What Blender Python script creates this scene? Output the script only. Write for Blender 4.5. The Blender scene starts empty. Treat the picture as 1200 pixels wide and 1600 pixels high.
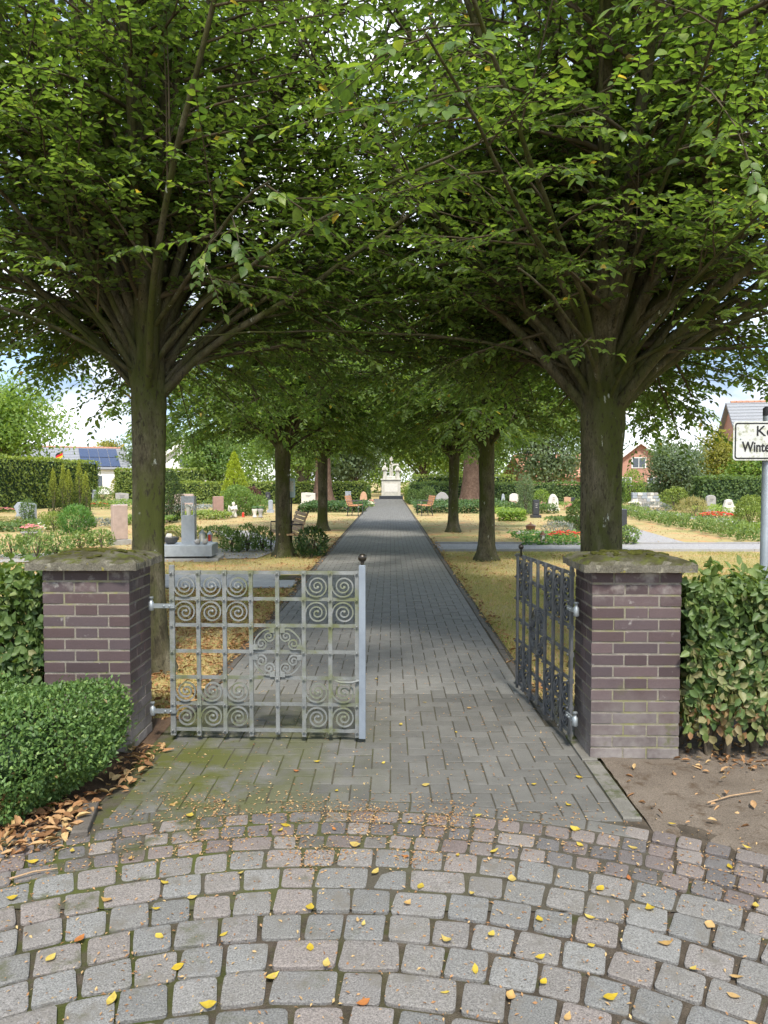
import bpy, math, random
import numpy as np
from mathutils import Vector, Matrix

random.seed(11)
rng = np.random.default_rng(11)
scn = bpy.context.scene
COL = scn.collection
R = math.radians
PI = math.pi

# ------------------------------------------------------------------ camera
F = 1150.0                                    # focal length in photo pixels (1200 x 1600)
EYE = 1.55
cd = bpy.data.cameras.new("camera")
cd.sensor_fit = 'VERTICAL'; cd.sensor_height = 36.0; cd.lens = 36.0 * F / 1600.0
cd.clip_start = 0.05; cd.clip_end = 3000
cam = bpy.data.objects.new("camera", cd); COL.objects.link(cam)
cam.location = (0, 0, EYE)
PITCH = math.atan(49 / F); YAW = math.atan(10 / F)
cam.rotation_euler = (PI / 2 - PITCH, 0, YAW)
scn.camera = cam

# ------------------------------------------------------------------ sky, sun, exposure
SUN_EL, SUN_AZ = R(54), math.atan2(0.10, -1.0)      # a hazy sun behind the visitor
sun_dir = Vector((math.sin(SUN_AZ) * math.cos(SUN_EL), math.cos(SUN_AZ) * math.cos(SUN_EL), math.sin(SUN_EL)))
world = bpy.data.worlds.new("World"); scn.world = world; world.use_nodes = True
wn, wl = world.node_tree.nodes, world.node_tree.links
bg = wn['Background']
sky = wn.new('ShaderNodeTexSky'); sky.sky_type = 'NISHITA'; sky.sun_disc = False
sky.sun_elevation = SUN_EL; sky.sun_rotation = SUN_AZ % (2 * PI); sky.altitude = 50; sky.dust_density = .6; sky.ozone_density = 2.5
tc = wn.new('ShaderNodeTexCoord'); mp = wn.new('ShaderNodeMapping'); mp.inputs['Scale'].default_value = (1, 1, 2.6)
nz = wn.new('ShaderNodeTexNoise'); nz.inputs['Scale'].default_value = 2.2; nz.inputs['Detail'].default_value = 9; nz.inputs['Roughness'].default_value = .58
cr = wn.new('ShaderNodeValToRGB'); cr.color_ramp.elements[0].position = .32; cr.color_ramp.elements[1].position = .54
mx = wn.new('ShaderNodeMix'); mx.data_type = 'RGBA'; mx.inputs['B'].default_value = (6.6, 6.75, 6.9, 1)
nz2 = wn.new('ShaderNodeTexNoise'); nz2.inputs['Scale'].default_value = 4.5; nz2.inputs['Detail'].default_value = 8; wl.new(mp.outputs[0], nz2.inputs['Vector'])
cr2 = wn.new('ShaderNodeValToRGB'); cr2.color_ramp.elements[0].position = .42; cr2.color_ramp.elements[0].color = (1.5, 2.05, 2.9, 1); cr2.color_ramp.elements[1].position = .66; cr2.color_ramp.elements[1].color = (7.0, 7.1, 7.2, 1)
wl.new(nz2.outputs['Fac'], cr2.inputs[0]); wl.new(cr2.outputs[0], mx.inputs['B'])
wl.new(tc.outputs['Generated'], mp.inputs['Vector']); wl.new(mp.outputs[0], nz.inputs['Vector'])
wl.new(nz.outputs['Fac'], cr.inputs[0]); wl.new(cr.outputs[0], mx.inputs['Factor'])
wl.new(sky.outputs[0], mx.inputs['A']); wl.new(mx.outputs['Result'], bg.inputs['Color'])
bg.inputs['Strength'].default_value = 0.125
sd = bpy.data.lights.new("sun", 'SUN'); sd.energy = 2.3; sd.angle = R(8); sd.color = (1, .94, .84)
sun = bpy.data.objects.new("sun", sd); COL.objects.link(sun)
sun.rotation_euler = (-sun_dir).to_track_quat('-Z', 'Y').to_euler()
vs = scn.view_settings
vs.view_transform = 'Standard'; vs.look = 'None'; vs.gamma = 1; vs.use_curve_mapping = False; vs.exposure = 1.42
scn.render.engine = 'CYCLES'
scn.cycles.use_denoising = True
scn.cycles.max_bounces = 6; scn.cycles.diffuse_bounces = 4; scn.cycles.transmission_bounces = 4; scn.cycles.glossy_bounces = 2
scn.cycles.use_adaptive_sampling = True; scn.cycles.adaptive_threshold = .025

# ------------------------------------------------------------------ helpers: places, objects
CR = cam.rotation_euler.to_matrix()
def ray(px, py): return CR @ Vector(((px - 600) / F, -(py - 800) / F, -1))
def gp(px, py):
    """where the view through a photo pixel meets the ground"""
    d = ray(px, py); t = -EYE / d.z
    return Vector((d.x * t, d.y * t, 0))
def mpp(p): return p[1] / F                         # metres per photo pixel at that distance

def link(o, parent=None):
    COL.objects.link(o)
    if parent is not None: o.parent = parent
    return o
def tag(o, label=None, cat=None, group=None, kind=None):
    if label: o['label'] = label
    if cat: o['category'] = cat
    if group: o['group'] = group
    if kind: o['kind'] = kind
    return o
def thing(name, label, cat, loc=(0, 0, 0), rz=0, group=None, kind=None):
    o = bpy.data.objects.new(name, None); o.empty_display_size = .1
    link(o); o.location = loc; o.rotation_euler = (0, 0, rz)
    return tag(o, label, cat, group, kind)
def add(name, me, m, parent=None, loc=(0, 0, 0), rot=(0, 0, 0), scale=None):
    o = bpy.data.objects.new(name, me); link(o, parent)
    o.location = loc; o.rotation_euler = rot
    if scale is not None: o.scale = scale
    if m is not None and not me.materials: me.materials.append(m)
    return o

class MB:
    def __init__(s): s.v = []; s.f = []; s.sm = []
    def put(s, vs, fs, smooth=False):
        b = len(s.v); s.v += [tuple(v) for v in vs]
        s.f += [tuple(i + b for i in f) for f in fs]; s.sm += [smooth] * len(fs)
    def box(s, c, d, rz=0):
        x, y, z = d[0] / 2, d[1] / 2, d[2] / 2; ca, sa = math.cos(rz), math.sin(rz)
        vs = [(c[0] + ca * X - sa * Y, c[1] + sa * X + ca * Y, c[2] + Z) for X, Y, Z in
              [(-x, -y, -z), (x, -y, -z), (x, y, -z), (-x, y, -z), (-x, -y, z), (x, -y, z), (x, y, z), (-x, y, z)]]
        s.put(vs, [(0, 3, 2, 1), (4, 5, 6, 7), (0, 1, 5, 4), (1, 2, 6, 5), (2, 3, 7, 6), (3, 0, 4, 7)])
        return s
    def bprism(s, poly, z0, z1, b=.006, dome=0, tz=None, bottom=False):
        """bevelled prism over a convex polygon (ccw)"""
        n = len(poly); cx = sum(p[0] for p in poly) / n; cy = sum(p[1] for p in poly) / n
        def ins(p, k):
            d = math.hypot(p[0] - cx, p[1] - cy) or 1
            return (cx + (p[0] - cx) * max(0, 1 - k / d), cy + (p[1] - cy) * max(0, 1 - k / d))
        tz = tz or (lambda x, y: 0)
        vs = [(p[0], p[1], z0) for p in poly] + [(p[0], p[1], z1 - b + tz(p[0] - cx, p[1] - cy)) for p in poly]
        q = [ins(p, b * 1.4) for p in poly]
        vs += [(p[0], p[1], z1 - .15 * b + tz(p[0] - cx, p[1] - cy)) for p in q]
        fs = []
        for r_ in range(2):
            for i in range(n):
                j = (i + 1) % n
                fs.append((r_ * n + i, r_ * n + j, (r_ + 1) * n + j, (r_ + 1) * n + i))
        vs.append((cx, cy, z1 + dome)); c = 3 * n
        for i in range(n): fs.append((2 * n + i, 2 * n + (i + 1) % n, c))
        if bottom: fs.append(tuple(range(n - 1, -1, -1)))
        s.put(vs, fs); return s
    def tube(s, pts, rad, n=8, cap=True, smooth=True, wob=0):
        pts = [Vector(p) for p in pts]; m = len(pts)
        if not hasattr(rad, '__len__'): rad = [rad] * m
        t0 = (pts[1] - pts[0]).normalized()
        a = Vector((0, 0, 1)) if abs(t0.z) < .9 else Vector((1, 0, 0))
        u = t0.cross(a).normalized(); vs = []
        for i in range(m):
            t = (pts[min(i + 1, m - 1)] - pts[max(i - 1, 0)]).normalized()
            u = (u - t * u.dot(t)).normalized(); w = t.cross(u)
            for k in range(n):
                an = 2 * PI * k / n; r = rad[i] * (1 + (random.uniform(-wob, wob) if wob else 0))
                vs.append(pts[i] + u * (math.cos(an) * r) + w * (math.sin(an) * r))
        fs = [(i * n + k, i * n + (k + 1) % n, (i + 1) * n + (k + 1) % n, (i + 1) * n + k) for i in range(m - 1) for k in range(n)]
        s.put(vs, fs, smooth)
        if cap:
            s.put(vs[:n], [tuple(range(n - 1, -1, -1))]); s.put(vs[-n:], [tuple(range(n))])
        return s
    def sweep(s, pts, w, h, nrm):
        """flat bar (w in plane, h along nrm) along a planar path"""
        nrm = Vector(nrm).normalized(); pts = [Vector(p) for p in pts]; m = len(pts); vs = []
        for i in range(m):
            t = (pts[min(i + 1, m - 1)] - pts[max(i - 1, 0)]).normalized(); u = t.cross(nrm)
            for a, b in ((-1, -1), (1, -1), (1, 1), (-1, 1)): vs.append(pts[i] + u * (a * w / 2) + nrm * (b * h / 2))
        fs = [(i * 4 + k, i * 4 + (k + 1) % 4, i * 4 + 4 + (k + 1) % 4, i * 4 + 4 + k) for i in range(m - 1) for k in range(4)]
        fs += [(3, 2, 1, 0), tuple(4 * (m - 1) + k for k in range(4))]
        s.put(vs, fs); return s
    def lathe(s, prof, n=16, c=(0, 0, 0), sx=1, sy=1, smooth=True):
        vs = [(c[0] + r * sx * math.cos(2 * PI * k / n), c[1] + r * sy * math.sin(2 * PI * k / n), c[2] + z) for r, z in prof for k in range(n)]
        fs = [(i * n + k, i * n + (k + 1) % n, (i + 1) * n + (k + 1) % n, (i + 1) * n + k) for i in range(len(prof) - 1) for k in range(n)]
        s.put(vs, fs, smooth); s.put(vs[:n], [tuple(range(n - 1, -1, -1))]); s.put(vs[-n:], [tuple(range(n))]); return s
    def slab(s, prof, t, b=.012, y=0):
        """upright stone: profile in x-z (ccw seen from the front), thickness t along y, with bevelled edges"""
        n = len(prof); cx = sum(p[0] for p in prof) / n; cz = sum(p[1] for p in prof) / n
        def ins(p):
            d = math.hypot(p[0] - cx, p[1] - cz) or 1
            return (cx + (p[0] - cx) * (1 - b / d), cz + (p[1] - cz) * (1 - b / d))
        q = [ins(p) for p in prof]; vs = []
        for yy, pp in ((-t / 2, q), (-t / 2 + b, prof), (t / 2 - b, prof), (t / 2, q)): vs += [(p[0], y + yy, p[1]) for p in pp]
        fs = [tuple(range(n)), tuple(3 * n + k for k in range(n - 1, -1, -1))]
        for r_ in range(3):
            fs += [(r_ * n + (i + 1) % n, r_ * n + i, (r_ + 1) * n + i, (r_ + 1) * n + (i + 1) % n) for i in range(n)]
        s.put(vs, fs); return s
    def blob(s, c, r, n=10, m=7, noise=.12, seed=0):
        rs = random.Random(seed); vs = [(c[0], c[1], c[2] - r[2])]
        for i in range(1, m):
            th = PI * i / m
            for k in range(n):
                q = 1 + rs.uniform(-noise, noise); ph = 2 * PI * k / n
                vs.append((c[0] + r[0] * q * math.sin(th) * math.cos(ph), c[1] + r[1] * q * math.sin(th) * math.sin(ph), c[2] - r[2] * q * math.cos(th)))
        vs.append((c[0], c[1], c[2] + r[2])); L = len(vs) - 1; fs = []
        for k in range(n):
            fs.append((0, 1 + (k + 1) % n, 1 + k)); fs.append((L, L - n + k, L - n + (k + 1) % n))
            for i in range(m - 2): a = 1 + i * n; fs.append((a + k, a + (k + 1) % n, a + n + (k + 1) % n, a + n + k))
        s.put(vs, fs, True); return s
    def mesh(s, name):
        me = bpy.data.meshes.new(name); me.from_pydata(s.v, [], s.f)
        me.polygons.foreach_set('use_smooth', s.sm); me.update(); return me
    def build(s, name, m, parent=None, loc=(0, 0, 0), rot=(0, 0, 0)): return add(name, s.mesh(name), m, parent, loc, rot)

# ------------------------------------------------------------------ materials
def ramp(nt, fac, cols):
    r = nt.nodes.new('ShaderNodeValToRGB'); e = r.color_ramp.elements
    while len(e) < len(cols): e.new(.5)
    for i, c in enumerate(cols):
        pos, c = c if len(c) == 2 else (.3 + .4 * i / max(1, len(cols) - 1), c)
        e[i].position = pos; e[i].color = (*c, 1)
    if fac is not None: nt.links.new(fac, r.inputs[0])
    return r.outputs[0]
def noise(nt, vec, scale, detail=5, rough=.6, dist=0):
    n = nt.nodes.new('ShaderNodeTexNoise'); n.inputs['Scale'].default_value = scale; n.inputs['Detail'].default_value = detail
    n.inputs['Roughness'].default_value = rough; n.inputs['Distortion'].default_value = dist
    nt.links.new(vec, n.inputs['Vector']); return n.outputs['Fac']
def math_(nt, op, a, b, clamp=False):
    n = nt.nodes.new('ShaderNodeMath'); n.operation = op; n.use_clamp = clamp
    for i, v in enumerate((a, b)):
        if isinstance(v, (int, float)): n.inputs[i].default_value = v
        else: nt.links.new(v, n.inputs[i])
    return n.outputs[0]
def mapr(nt, v, a, b, c=0, d=1):
    n = nt.nodes.new('ShaderNodeMapRange'); nt.links.new(v, n.inputs[0])
    for i, x in enumerate((a, b, c, d)): n.inputs[i + 1].default_value = x
    return n.outputs[0]
def mixc(nt, fac, a, b, mode='MIX'):
    n = nt.nodes.new('ShaderNodeMix'); n.data_type = 'RGBA'; n.blend_type = mode
    if isinstance(fac, (int, float)): n.inputs['Factor'].default_value = fac
    else: nt.links.new(fac, n.inputs['Factor'])
    for k, v in (('A', a), ('B', b)):
        if isinstance(v, tuple): n.inputs[k].default_value = (*v, 1)
        else: nt.links.new(v, n.inputs[k])
    return n.outputs['Result']

def mat(name, cols, scale=6, rough=.85, bump=.3, bscale=60, spec=.3, metal=0, objvar=0, objcols=None, grain=.25, gscale=220, layers=(), detail=6, local=False, stretch=None):
    """procedural surface. layers: (colour, noise scale, lo, hi, [(axis, a, b) masks in world metres; 'n' = upward normal])"""
    m = bpy.data.materials.new(name); m.use_nodes = True; nt = m.node_tree; bs = nt.nodes['Principled BSDF']
    ge = nt.nodes.new('ShaderNodeNewGeometry'); pos = ge.outputs['Position']
    if local:
        t_ = nt.nodes.new('ShaderNodeTexCoord'); pos = t_.outputs['Object']
    p0_ = pos
    if stretch:
        mp_ = nt.nodes.new('ShaderNodeMapping'); mp_.inputs['Scale'].default_value = (1, 1, stretch); nt.links.new(pos, mp_.inputs['Vector']); pos = mp_.outputs[0]
    c = ramp(nt, noise(nt, pos, scale, detail), cols)
    oi = nt.nodes.new('ShaderNodeObjectInfo')
    if objcols:
        oc = ramp(nt, oi.outputs['Random'], [((i + .5) / len(objcols), k) for i, k in enumerate(objcols)])
        c = mixc(nt, .72, c, oc)
    if objvar:
        c = mixc(nt, 1, c, ramp(nt, oi.outputs['Random'], [(0, (1 - objvar,) * 3), (1, (1 + objvar,) * 3)]), 'MULTIPLY')
    g = noise(nt, pos, gscale, 3, .7)
    if grain: c = mixc(nt, 1, c, ramp(nt, g, [(.3, (1 - grain,) * 3), (.7, (1 + grain,) * 3)]), 'MULTIPLY')
    sx = nt.nodes.new('ShaderNodeSeparateXYZ'); nt.links.new(ge.outputs['Position'], sx.inputs[0])
    sn = nt.nodes.new('ShaderNodeSeparateXYZ'); nt.links.new(ge.outputs['Normal'], sn.inputs[0])
    ax = {'x': sx.outputs[0], 'y': sx.outputs[1], 'z': sx.outputs[2], 'n': sn.outputs[2]}
    for col, sc, lo, hi, masks in layers:
        f = mapr(nt, noise(nt, pos, sc, 6, .65), lo, hi)
        for a, p, q in masks: f = math_(nt, 'MULTIPLY', f, mapr(nt, ax[a], p, q))
        c = mixc(nt, f, c, col)
    nt.links.new(c, bs.inputs['Base Color'])
    bs.inputs['Roughness'].default_value = rough; bs.inputs['Specular IOR Level'].default_value = spec; bs.inputs['Metallic'].default_value = metal
    if bump:
        bn = nt.nodes.new('ShaderNodeBump'); bn.inputs['Strength'].default_value = bump; bn.inputs['Distance'].default_value = .01
        nt.links.new(noise(nt, pos, bscale, 6, .7), bn.inputs['Height']); nt.links.new(bn.outputs[0], bs.inputs['Normal'])
    return m

def leafmat(name, cols, trans=.35, rough=.5, spec=.35, obj=False, tcol=None):
    m = bpy.data.materials.new(name); m.use_nodes = True; nt = m.node_tree; bs = nt.nodes['Principled BSDF']
    if obj: fac = nt.nodes.new('ShaderNodeObjectInfo').outputs['Random']
    else:
        at = nt.nodes.new('ShaderNodeAttribute'); at.attribute_name = 'rnd'; fac = at.outputs['Fac']
    n = len(cols); c = ramp(nt, fac, [k if len(k) == 2 else (i / max(1, n - 1), k) for i, k in enumerate(cols)])
    ge = nt.nodes.new('ShaderNodeNewGeometry')
    c = mixc(nt, 1, c, ramp(nt, noise(nt, ge.outputs['Position'], 60, 3), [(.3, (.8,) * 3), (.7, (1.15,) * 3)]), 'MULTIPLY')
    nt.links.new(c, bs.inputs['Base Color']); bs.inputs['Roughness'].default_value = rough; bs.inputs['Specular IOR Level'].default_value = spec
    tr = nt.nodes.new('ShaderNodeBsdfTranslucent')
    tcx = mixc(nt, 1, c, tcol or (1.95, 1.95, .75), 'MULTIPLY'); nt.links.new(tcx, tr.inputs['Color'])
    ms = nt.nodes.new('ShaderNodeMixShader'); ms.inputs[0].default_value = trans
    nt.links.new(bs.outputs[0], ms.inputs[1]); nt.links.new(tr.outputs[0], ms.inputs[2])
    nt.links.new(ms.outputs[0], nt.nodes['Material Output'].inputs['Surface'])
    return m

def plain(name, c, rough=.6, spec=.4, metal=0, var=.12, scale=9): return mat(name, [tuple(k * (1 - var) for k in c), tuple(k * (1 + var) for k in c)], scale, rough, .15, 90, spec, metal, grain=.08)

m_lawn = mat('dry_lawn', [(.42, .32, .17), (.36, .30, .14), (.21, .225, .08)], .55, .95, .7, 45, .1, grain=.45, gscale=120, detail=9,
             layers=[((.44, .26, .13), 1.3, .52, .63, []), ((.43, .25, .12), 30, .58, .66, []), ((.20, .14, .08), 55, .64, .70, [])])
m_soil = mat('bare_soil', [(.125, .102, .082), (.19, .158, .128)], 3, .95, .9, 70, .1, grain=.4, gscale=160, layers=[((.09, .065, .045), 8, .55, .68, [])])
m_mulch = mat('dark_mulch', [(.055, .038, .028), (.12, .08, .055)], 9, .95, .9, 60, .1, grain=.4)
m_joint = mat('joint_sand', [(.055, .046, .036), (.11, .09, .07)], 14, .95, .8, 120, .1, grain=.45, gscale=260,
              layers=[((.06, .07, .02), 3.0, .44, .58, [('x', .5, -.8)]), ((.055, .062, .022), 5.0, .56, .66, [])])
m_joint_p = mat('sanded_joint', [(.062, .056, .044), (.10, .09, .07)], 14, .95, .6, 120, .1, grain=.4, gscale=260, layers=[((.075, .085, .026), 3.0, .42, .56, [('x', .6, -.8), ('y', 6, 4.4)])])
moss = ((.085, .092, .024), 2.8, .40, .56, [('x', .1, -1.0), ('y', 5.4, 4.4)])
m_paver = mat('grey_concrete_paver', [(.108, .106, .098), (.148, .145, .135)], 5, .9, .5, 160, .25, objvar=.14, grain=.3, gscale=420,
              layers=[moss, ((.085, .09, .06), 9, .54, .68, [('x', .4, -1.2)]), ((.27, .26, .24), 60, .66, .72, [])])
m_paver_mass = mat('grey_concrete_paver_shade_lift', [(.152, .15, .14), (.205, .201, .188)], 5, .9, .5, 160, .25, grain=.3, gscale=300,  # same pavers farther on, base colour lightened to offset the tree shade
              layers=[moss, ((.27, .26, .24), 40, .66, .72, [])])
m_cob = mat('granite_concrete_cobble', [(.178, .175, .167), (.232, .226, .215)], 12, .9, .7, 190, .25, objvar=.10,
            objcols=[(.194, .195, .189), (.21, .207, .198), (.238, .208, .192), (.188, .192, .19), (.213, .203, .191), (.238, .203, .188), (.213, .213, .207)],
            grain=.5, gscale=190, layers=[((.085, .082, .072), 130, .58, .67, []), ((.17, .158, .138), 7, .54, .68, []), ((.085, .09, .04), 5.5, .58, .70, [('x', .6, -1.4)])])
m_sett = mat('small_granite_sett', [(.13, .12, .116), (.20, .175, .165)], 14, .85, .7, 120, .3, objvar=.2,
             objcols=[(.145, .138, .138), (.185, .145, .135), (.125, .125, .128), (.18, .162, .15), (.16, .128, .12), (.20, .18, .165)], grain=.4, gscale=200,
             layers=[((.06, .068, .022), 4, .52, .66, [('x', .2, -.9)])])
m_kerb = mat('old_concrete_kerb', [(.13, .125, .11), (.20, .19, .17)], 7, .92, .6, 100, .2, layers=[((.06, .07, .025), 6, .5, .62, [])])
m_dkerb = mat('dark_stone_kerb', [(.085, .075, .065), (.14, .125, .11)], 9, .85, .6, 90, .3)
m_brick = mat('purple_brown_clinker', [(.058, .040, .042), (.088, .061, .062)], 16, .62, .35, 140, .4, objvar=.26,
              objcols=[(.074, .050, .053), (.092, .058, .058), (.062, .048, .054), (.084, .060, .062)], grain=.22, gscale=300,
              layers=[((.27, .25, .235), 5.5, .25, .66, [('z', .46, .02)]), ((.30, .28, .26), 9, .52, .70, [('z', .86, 1.02)]), ((.09, .095, .035), 7, .58, .7, [('z', .6, .1)]), ((.30, .285, .27), 11, .645, .74, [])])
m_mortar = mat('pale_mortar', [(.20, .182, .152), (.29, .265, .228)], 22, .95, .8, 200, .1, grain=.4, gscale=320,
               layers=[((.24, .235, .11), 5, .50, .64, []), ((.19, .175, .16), 12, .54, .70, [])])
m_cap = mat('mossy_concrete_cap', [(.10, .093, .07), (.17, .158, .128)], 9, .95, .9, 90, .15, grain=.4, gscale=170,
            layers=[((.30, .285, .22), 13, .56, .66, [('n', .8, .3)]), ((.25, .22, .05), 17, .61, .68, [('n', .8, .3)]),
                    ((.050, .047, .022), 6, .30, .55, [('n', .5, .85)]), ((.075, .085, .018), 9, .50, .62, [('n', .5, .85)])])
m_moss = mat('cushion_moss', [(.04, .04, .012), (.085, .09, .02)], 30, .98, .9, 120, .05, grain=.4)
m_iron = mat('weathered_galvanised_iron', [(.165, .175, .172), (.255, .265, .26)], 14, .6, .35, 90, .4, .35, grain=.18,
             layers=[((.15, .165, .085), 5, .50, .66, []), ((.25, .13, .06), 40, .68, .74, [])])
m_iron_d = mat('weathered_dark_iron', [(.085, .09, .098), (.15, .158, .168)], 14, .5, .3, 90, .45, .4, grain=.18, layers=[((.16, .155, .11), 7, .56, .68, [])])
m_post = plain('painted_steel_post', (.22, .255, .30), .45, .5, .2)
m_knob = plain('dark_bronze_knob', (.05, .043, .035), .3, .6, .7)
m_galv = plain('galvanised_steel', (.30, .33, .35), .45, .5, .6)
m_bark = mat('mossy_smooth_bark', [(.042, .037, .024), (.08, .072, .046), (.12, .11, .078)], 11, .92, 1.0, 34, .15, grain=.35, gscale=90,
             layers=[((.052, .060, .016), 3.0, .42, .60, []), ((.30, .32, .28), 15, .665, .69, []), ((.03, .027, .018), 40, .56, .64, [])], stretch=.35)
m_bark2 = mat('grey_brown_bark', [(.07, .058, .042), (.15, .125, .095)], 10, .95, .9, 30, .1)
m_redbark = mat('reddish_fibrous_bark', [(.085, .052, .038), (.17, .115, .085)], 7, .95, .9, 25, .1)
m_twig = plain('twig_bark', (.075, .062, .040), .9, .15)

HB = [(0, (.058, .104, .034)), (.35, (.090, .148, .043)), (.7, (.125, .190, .052)), (.93, (.185, .25, .066)), (1, (.36, .27, .07))]
m_leaf = leafmat('hornbeam_leaf', HB, .56, .45, .4)
m_leaf_o = leafmat('hornbeam_leaf_near', [(0, (.06, .115, .030)), (.5, (.095, .165, .036)), (.9, (.165, .24, .045)), (1, (.20, .25, .05))], .42, .45, .4, obj=True)
m_key = leafmat('hornbeam_seed_wings', [(.15, .20, .035), (.22, .25, .06)], .4)
m_beech = leafmat('hedge_leaf', [(0, (.052, .10, .028)), (.45, (.098, .158, .046)), (.80, (.155, .215, .066)), (.84, (.21, .23, .095)), (.93, (.27, .23, .12)), (1, (.32, .16, .08))], .3, .5, .4)
m_boxl = leafmat('glossy_box_leaf', [(0, (.052, .108, .03)), (.6, (.112, .20, .056)), (.95, (.21, .31, .09)), (1, (.26, .18, .08))], .25, .48, .4)
m_litter = leafmat('dry_leaf', [(0, (.17, .09, .045)), (.35, (.34, .18, .085)), (.7, (.46, .29, .15)), (1, (.55, .40, .19))], .2, .8, .15, tcol=(1.1, 1, .7))
m_falls = {'yellow': leafmat('yellow_leaf', [(.50, .36, .035), (.56, .43, .08), (.50, .38, .12)], .25, .6, .25, obj=True, tcol=(1.1, 1, .6)), 'tan': leafmat('tan_leaf', [(.44, .27, .09), (.50, .34, .16)], .2, .7, .2, obj=True, tcol=(1.1, 1, .6)),
           'orange': leafmat('orange_leaf', [(.42, .17, .05), (.36, .12, .05)], .2, .7, .2, obj=True, tcol=(1.1, 1, .6)), 'green': leafmat('green_fallen_leaf', [(.16, .30, .06), (.22, .33, .07)], .3, .5, .3, obj=True)}
m_blade = leafmat('grass_blade', [(0, (.46, .37, .20)), (.5, (.40, .34, .16)), (.75, (.28, .28, .10)), (1, (.18, .23, .065))], .3, .7, .2)
def greens(name, d, l, trans=.3, rough=.55): return leafmat(name, [d, tuple((a + b) / 2 for a, b in zip(d, l)), l], trans, rough, .3)
m_hedge_y = greens('clipped_hedge_green', (.095, .15, .035), (.29, .35, .085))
m_hedge_d = greens('dark_hedge_green', (.055, .105, .035), (.16, .23, .07))
m_tree_y = greens('light_tree_green', (.095, .17, .04), (.29, .39, .10), .45)
m_tree_g = greens('mid_tree_green', (.08, .15, .045), (.23, .32, .105), .45)
m_tree_b = greens('bluish_tree_green', (.08, .125, .075), (.20, .26, .15), .35)
m_tree_ol = greens('yellowing_tree_green', (.12, .14, .03), (.36, .33, .08), .4)
m_yew = greens('dark_yew_green', (.02, .045, .015), (.075, .12, .032), .15)
m_yew_y = greens('golden_yew_green', (.025, .06, .014), (.34, .38, .06), .2)
m_thuja = greens('golden_thuja', (.17, .24, .025), (.44, .50, .05), .35)
m_jun = greens('bright_juniper', (.05, .14, .035), (.18, .33, .085), .3)
m_laurel = greens('laurel_green', (.08, .15, .045), (.28, .36, .125), .3, .4)
m_laurel_d = greens('dark_laurel_green', (.022, .055, .018), (.085, .135, .04), .25, .35)
m_ivy = greens('ivy_green', (.025, .065, .022), (.085, .15, .045), .2, .35)
m_purple = greens('purple_maple', (.06, .025, .028), (.15, .07, .07), .3)
m_grey_l = greens('lavender_grey', (.14, .16, .15), (.30, .32, .33), .2)
m_straw = greens('straw_grass', (.22, .20, .08), (.42, .37, .18), .3)
m_red = leafmat('red_blossom', [(.55, .02, .02), (.72, .06, .04)], .2); m_pink = leafmat('pink_blossom', [(.65, .16, .22), (.75, .40, .42)], .2)
m_white = leafmat('white_blossom', [(.75, .74, .68), (.85, .83, .80)], .2)

m_granite_b = plain('blue_grey_granite', (.30, .33, .37), .35, .5); m_granite_k = plain('black_granite', (.035, .038, .045), .2, .6)
m_granite_p = plain('pink_granite', (.42, .32, .28), .3, .5); m_granite_g = plain('grey_granite', (.31, .30, .29), .6); m_sand = plain('orange_sandstone', (.45, .27, .17), .8)
m_granite_l = plain('pale_stone', (.58, .55, .50), .8); m_granite_r = plain('red_brown_stone', (.32, .20, .165), .6); m_limest = plain('old_limestone', (.46, .44, .385), .85, var=.2, scale=3)
m_wood = plain('pale_wood_slat', (.36, .24, .14), .7); m_wood_o = plain('orange_wood_slat', (.48, .23, .11), .6); m_dmet = plain('dark_metal_frame', (.05, .05, .055), .45, .5, .5)
m_pot = plain('dark_plastic_pot', (.10, .10, .10), .6); m_glass = plain('candle_glass', (.60, .58, .50), .15, .6); m_redglass = plain('red_candle_glass', (.60, .05, .03), .2, .6); m_copper = plain('copper_lantern', (.16, .085, .05), .4, .5, .6)
m_gravel = mat('grey_gravel', [(.27, .265, .27), (.37, .36, .36)], 20, .95, .8, 90, .1, grain=.5, gscale=60)
m_slab = mat('path_slab', [(.27, .27, .275), (.35, .345, .34)], 6, .9, .4, 90, .2, objvar=.1)
m_wallw = plain('white_render', (.78, .78, .77), .85, var=.04); m_wallb = plain('red_brick_wall', (.42, .23, .175), .85, var=.15, scale=20)
m_roofg = plain('grey_roof_tile', (.24, .25, .27), .75); m_roofr = plain('red_roof_tile', (.46, .23, .155), .8, var=.2, scale=4); m_solar = plain('solar_glass', (.03, .05, .11), .15, .6)
m_pane = plain('window_glass', (.10, .12, .15), .1, .6); m_trim = plain('white_trim', (.75, .75, .74), .6, var=.03)
m_signw = mat('weathered_white_sign', [(.62, .63, .60), (.70, .71, .69)], 18, .45, .05, 50, .4, grain=.05, layers=[((.34, .35, .22), 26, .52, .66, [])])
m_signk = plain('black_print', (.025, .025, .027), .5, .3)
m_signb = plain('pale_blue_panel', (.42, .56, .62), .5); m_black = plain('black_cloth', (.02, .02, .02), .8); m_redc = plain('red_cloth', (.60, .03, .03), .8); m_gold = plain('gold_cloth', (.80, .52, .03), .8)

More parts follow.
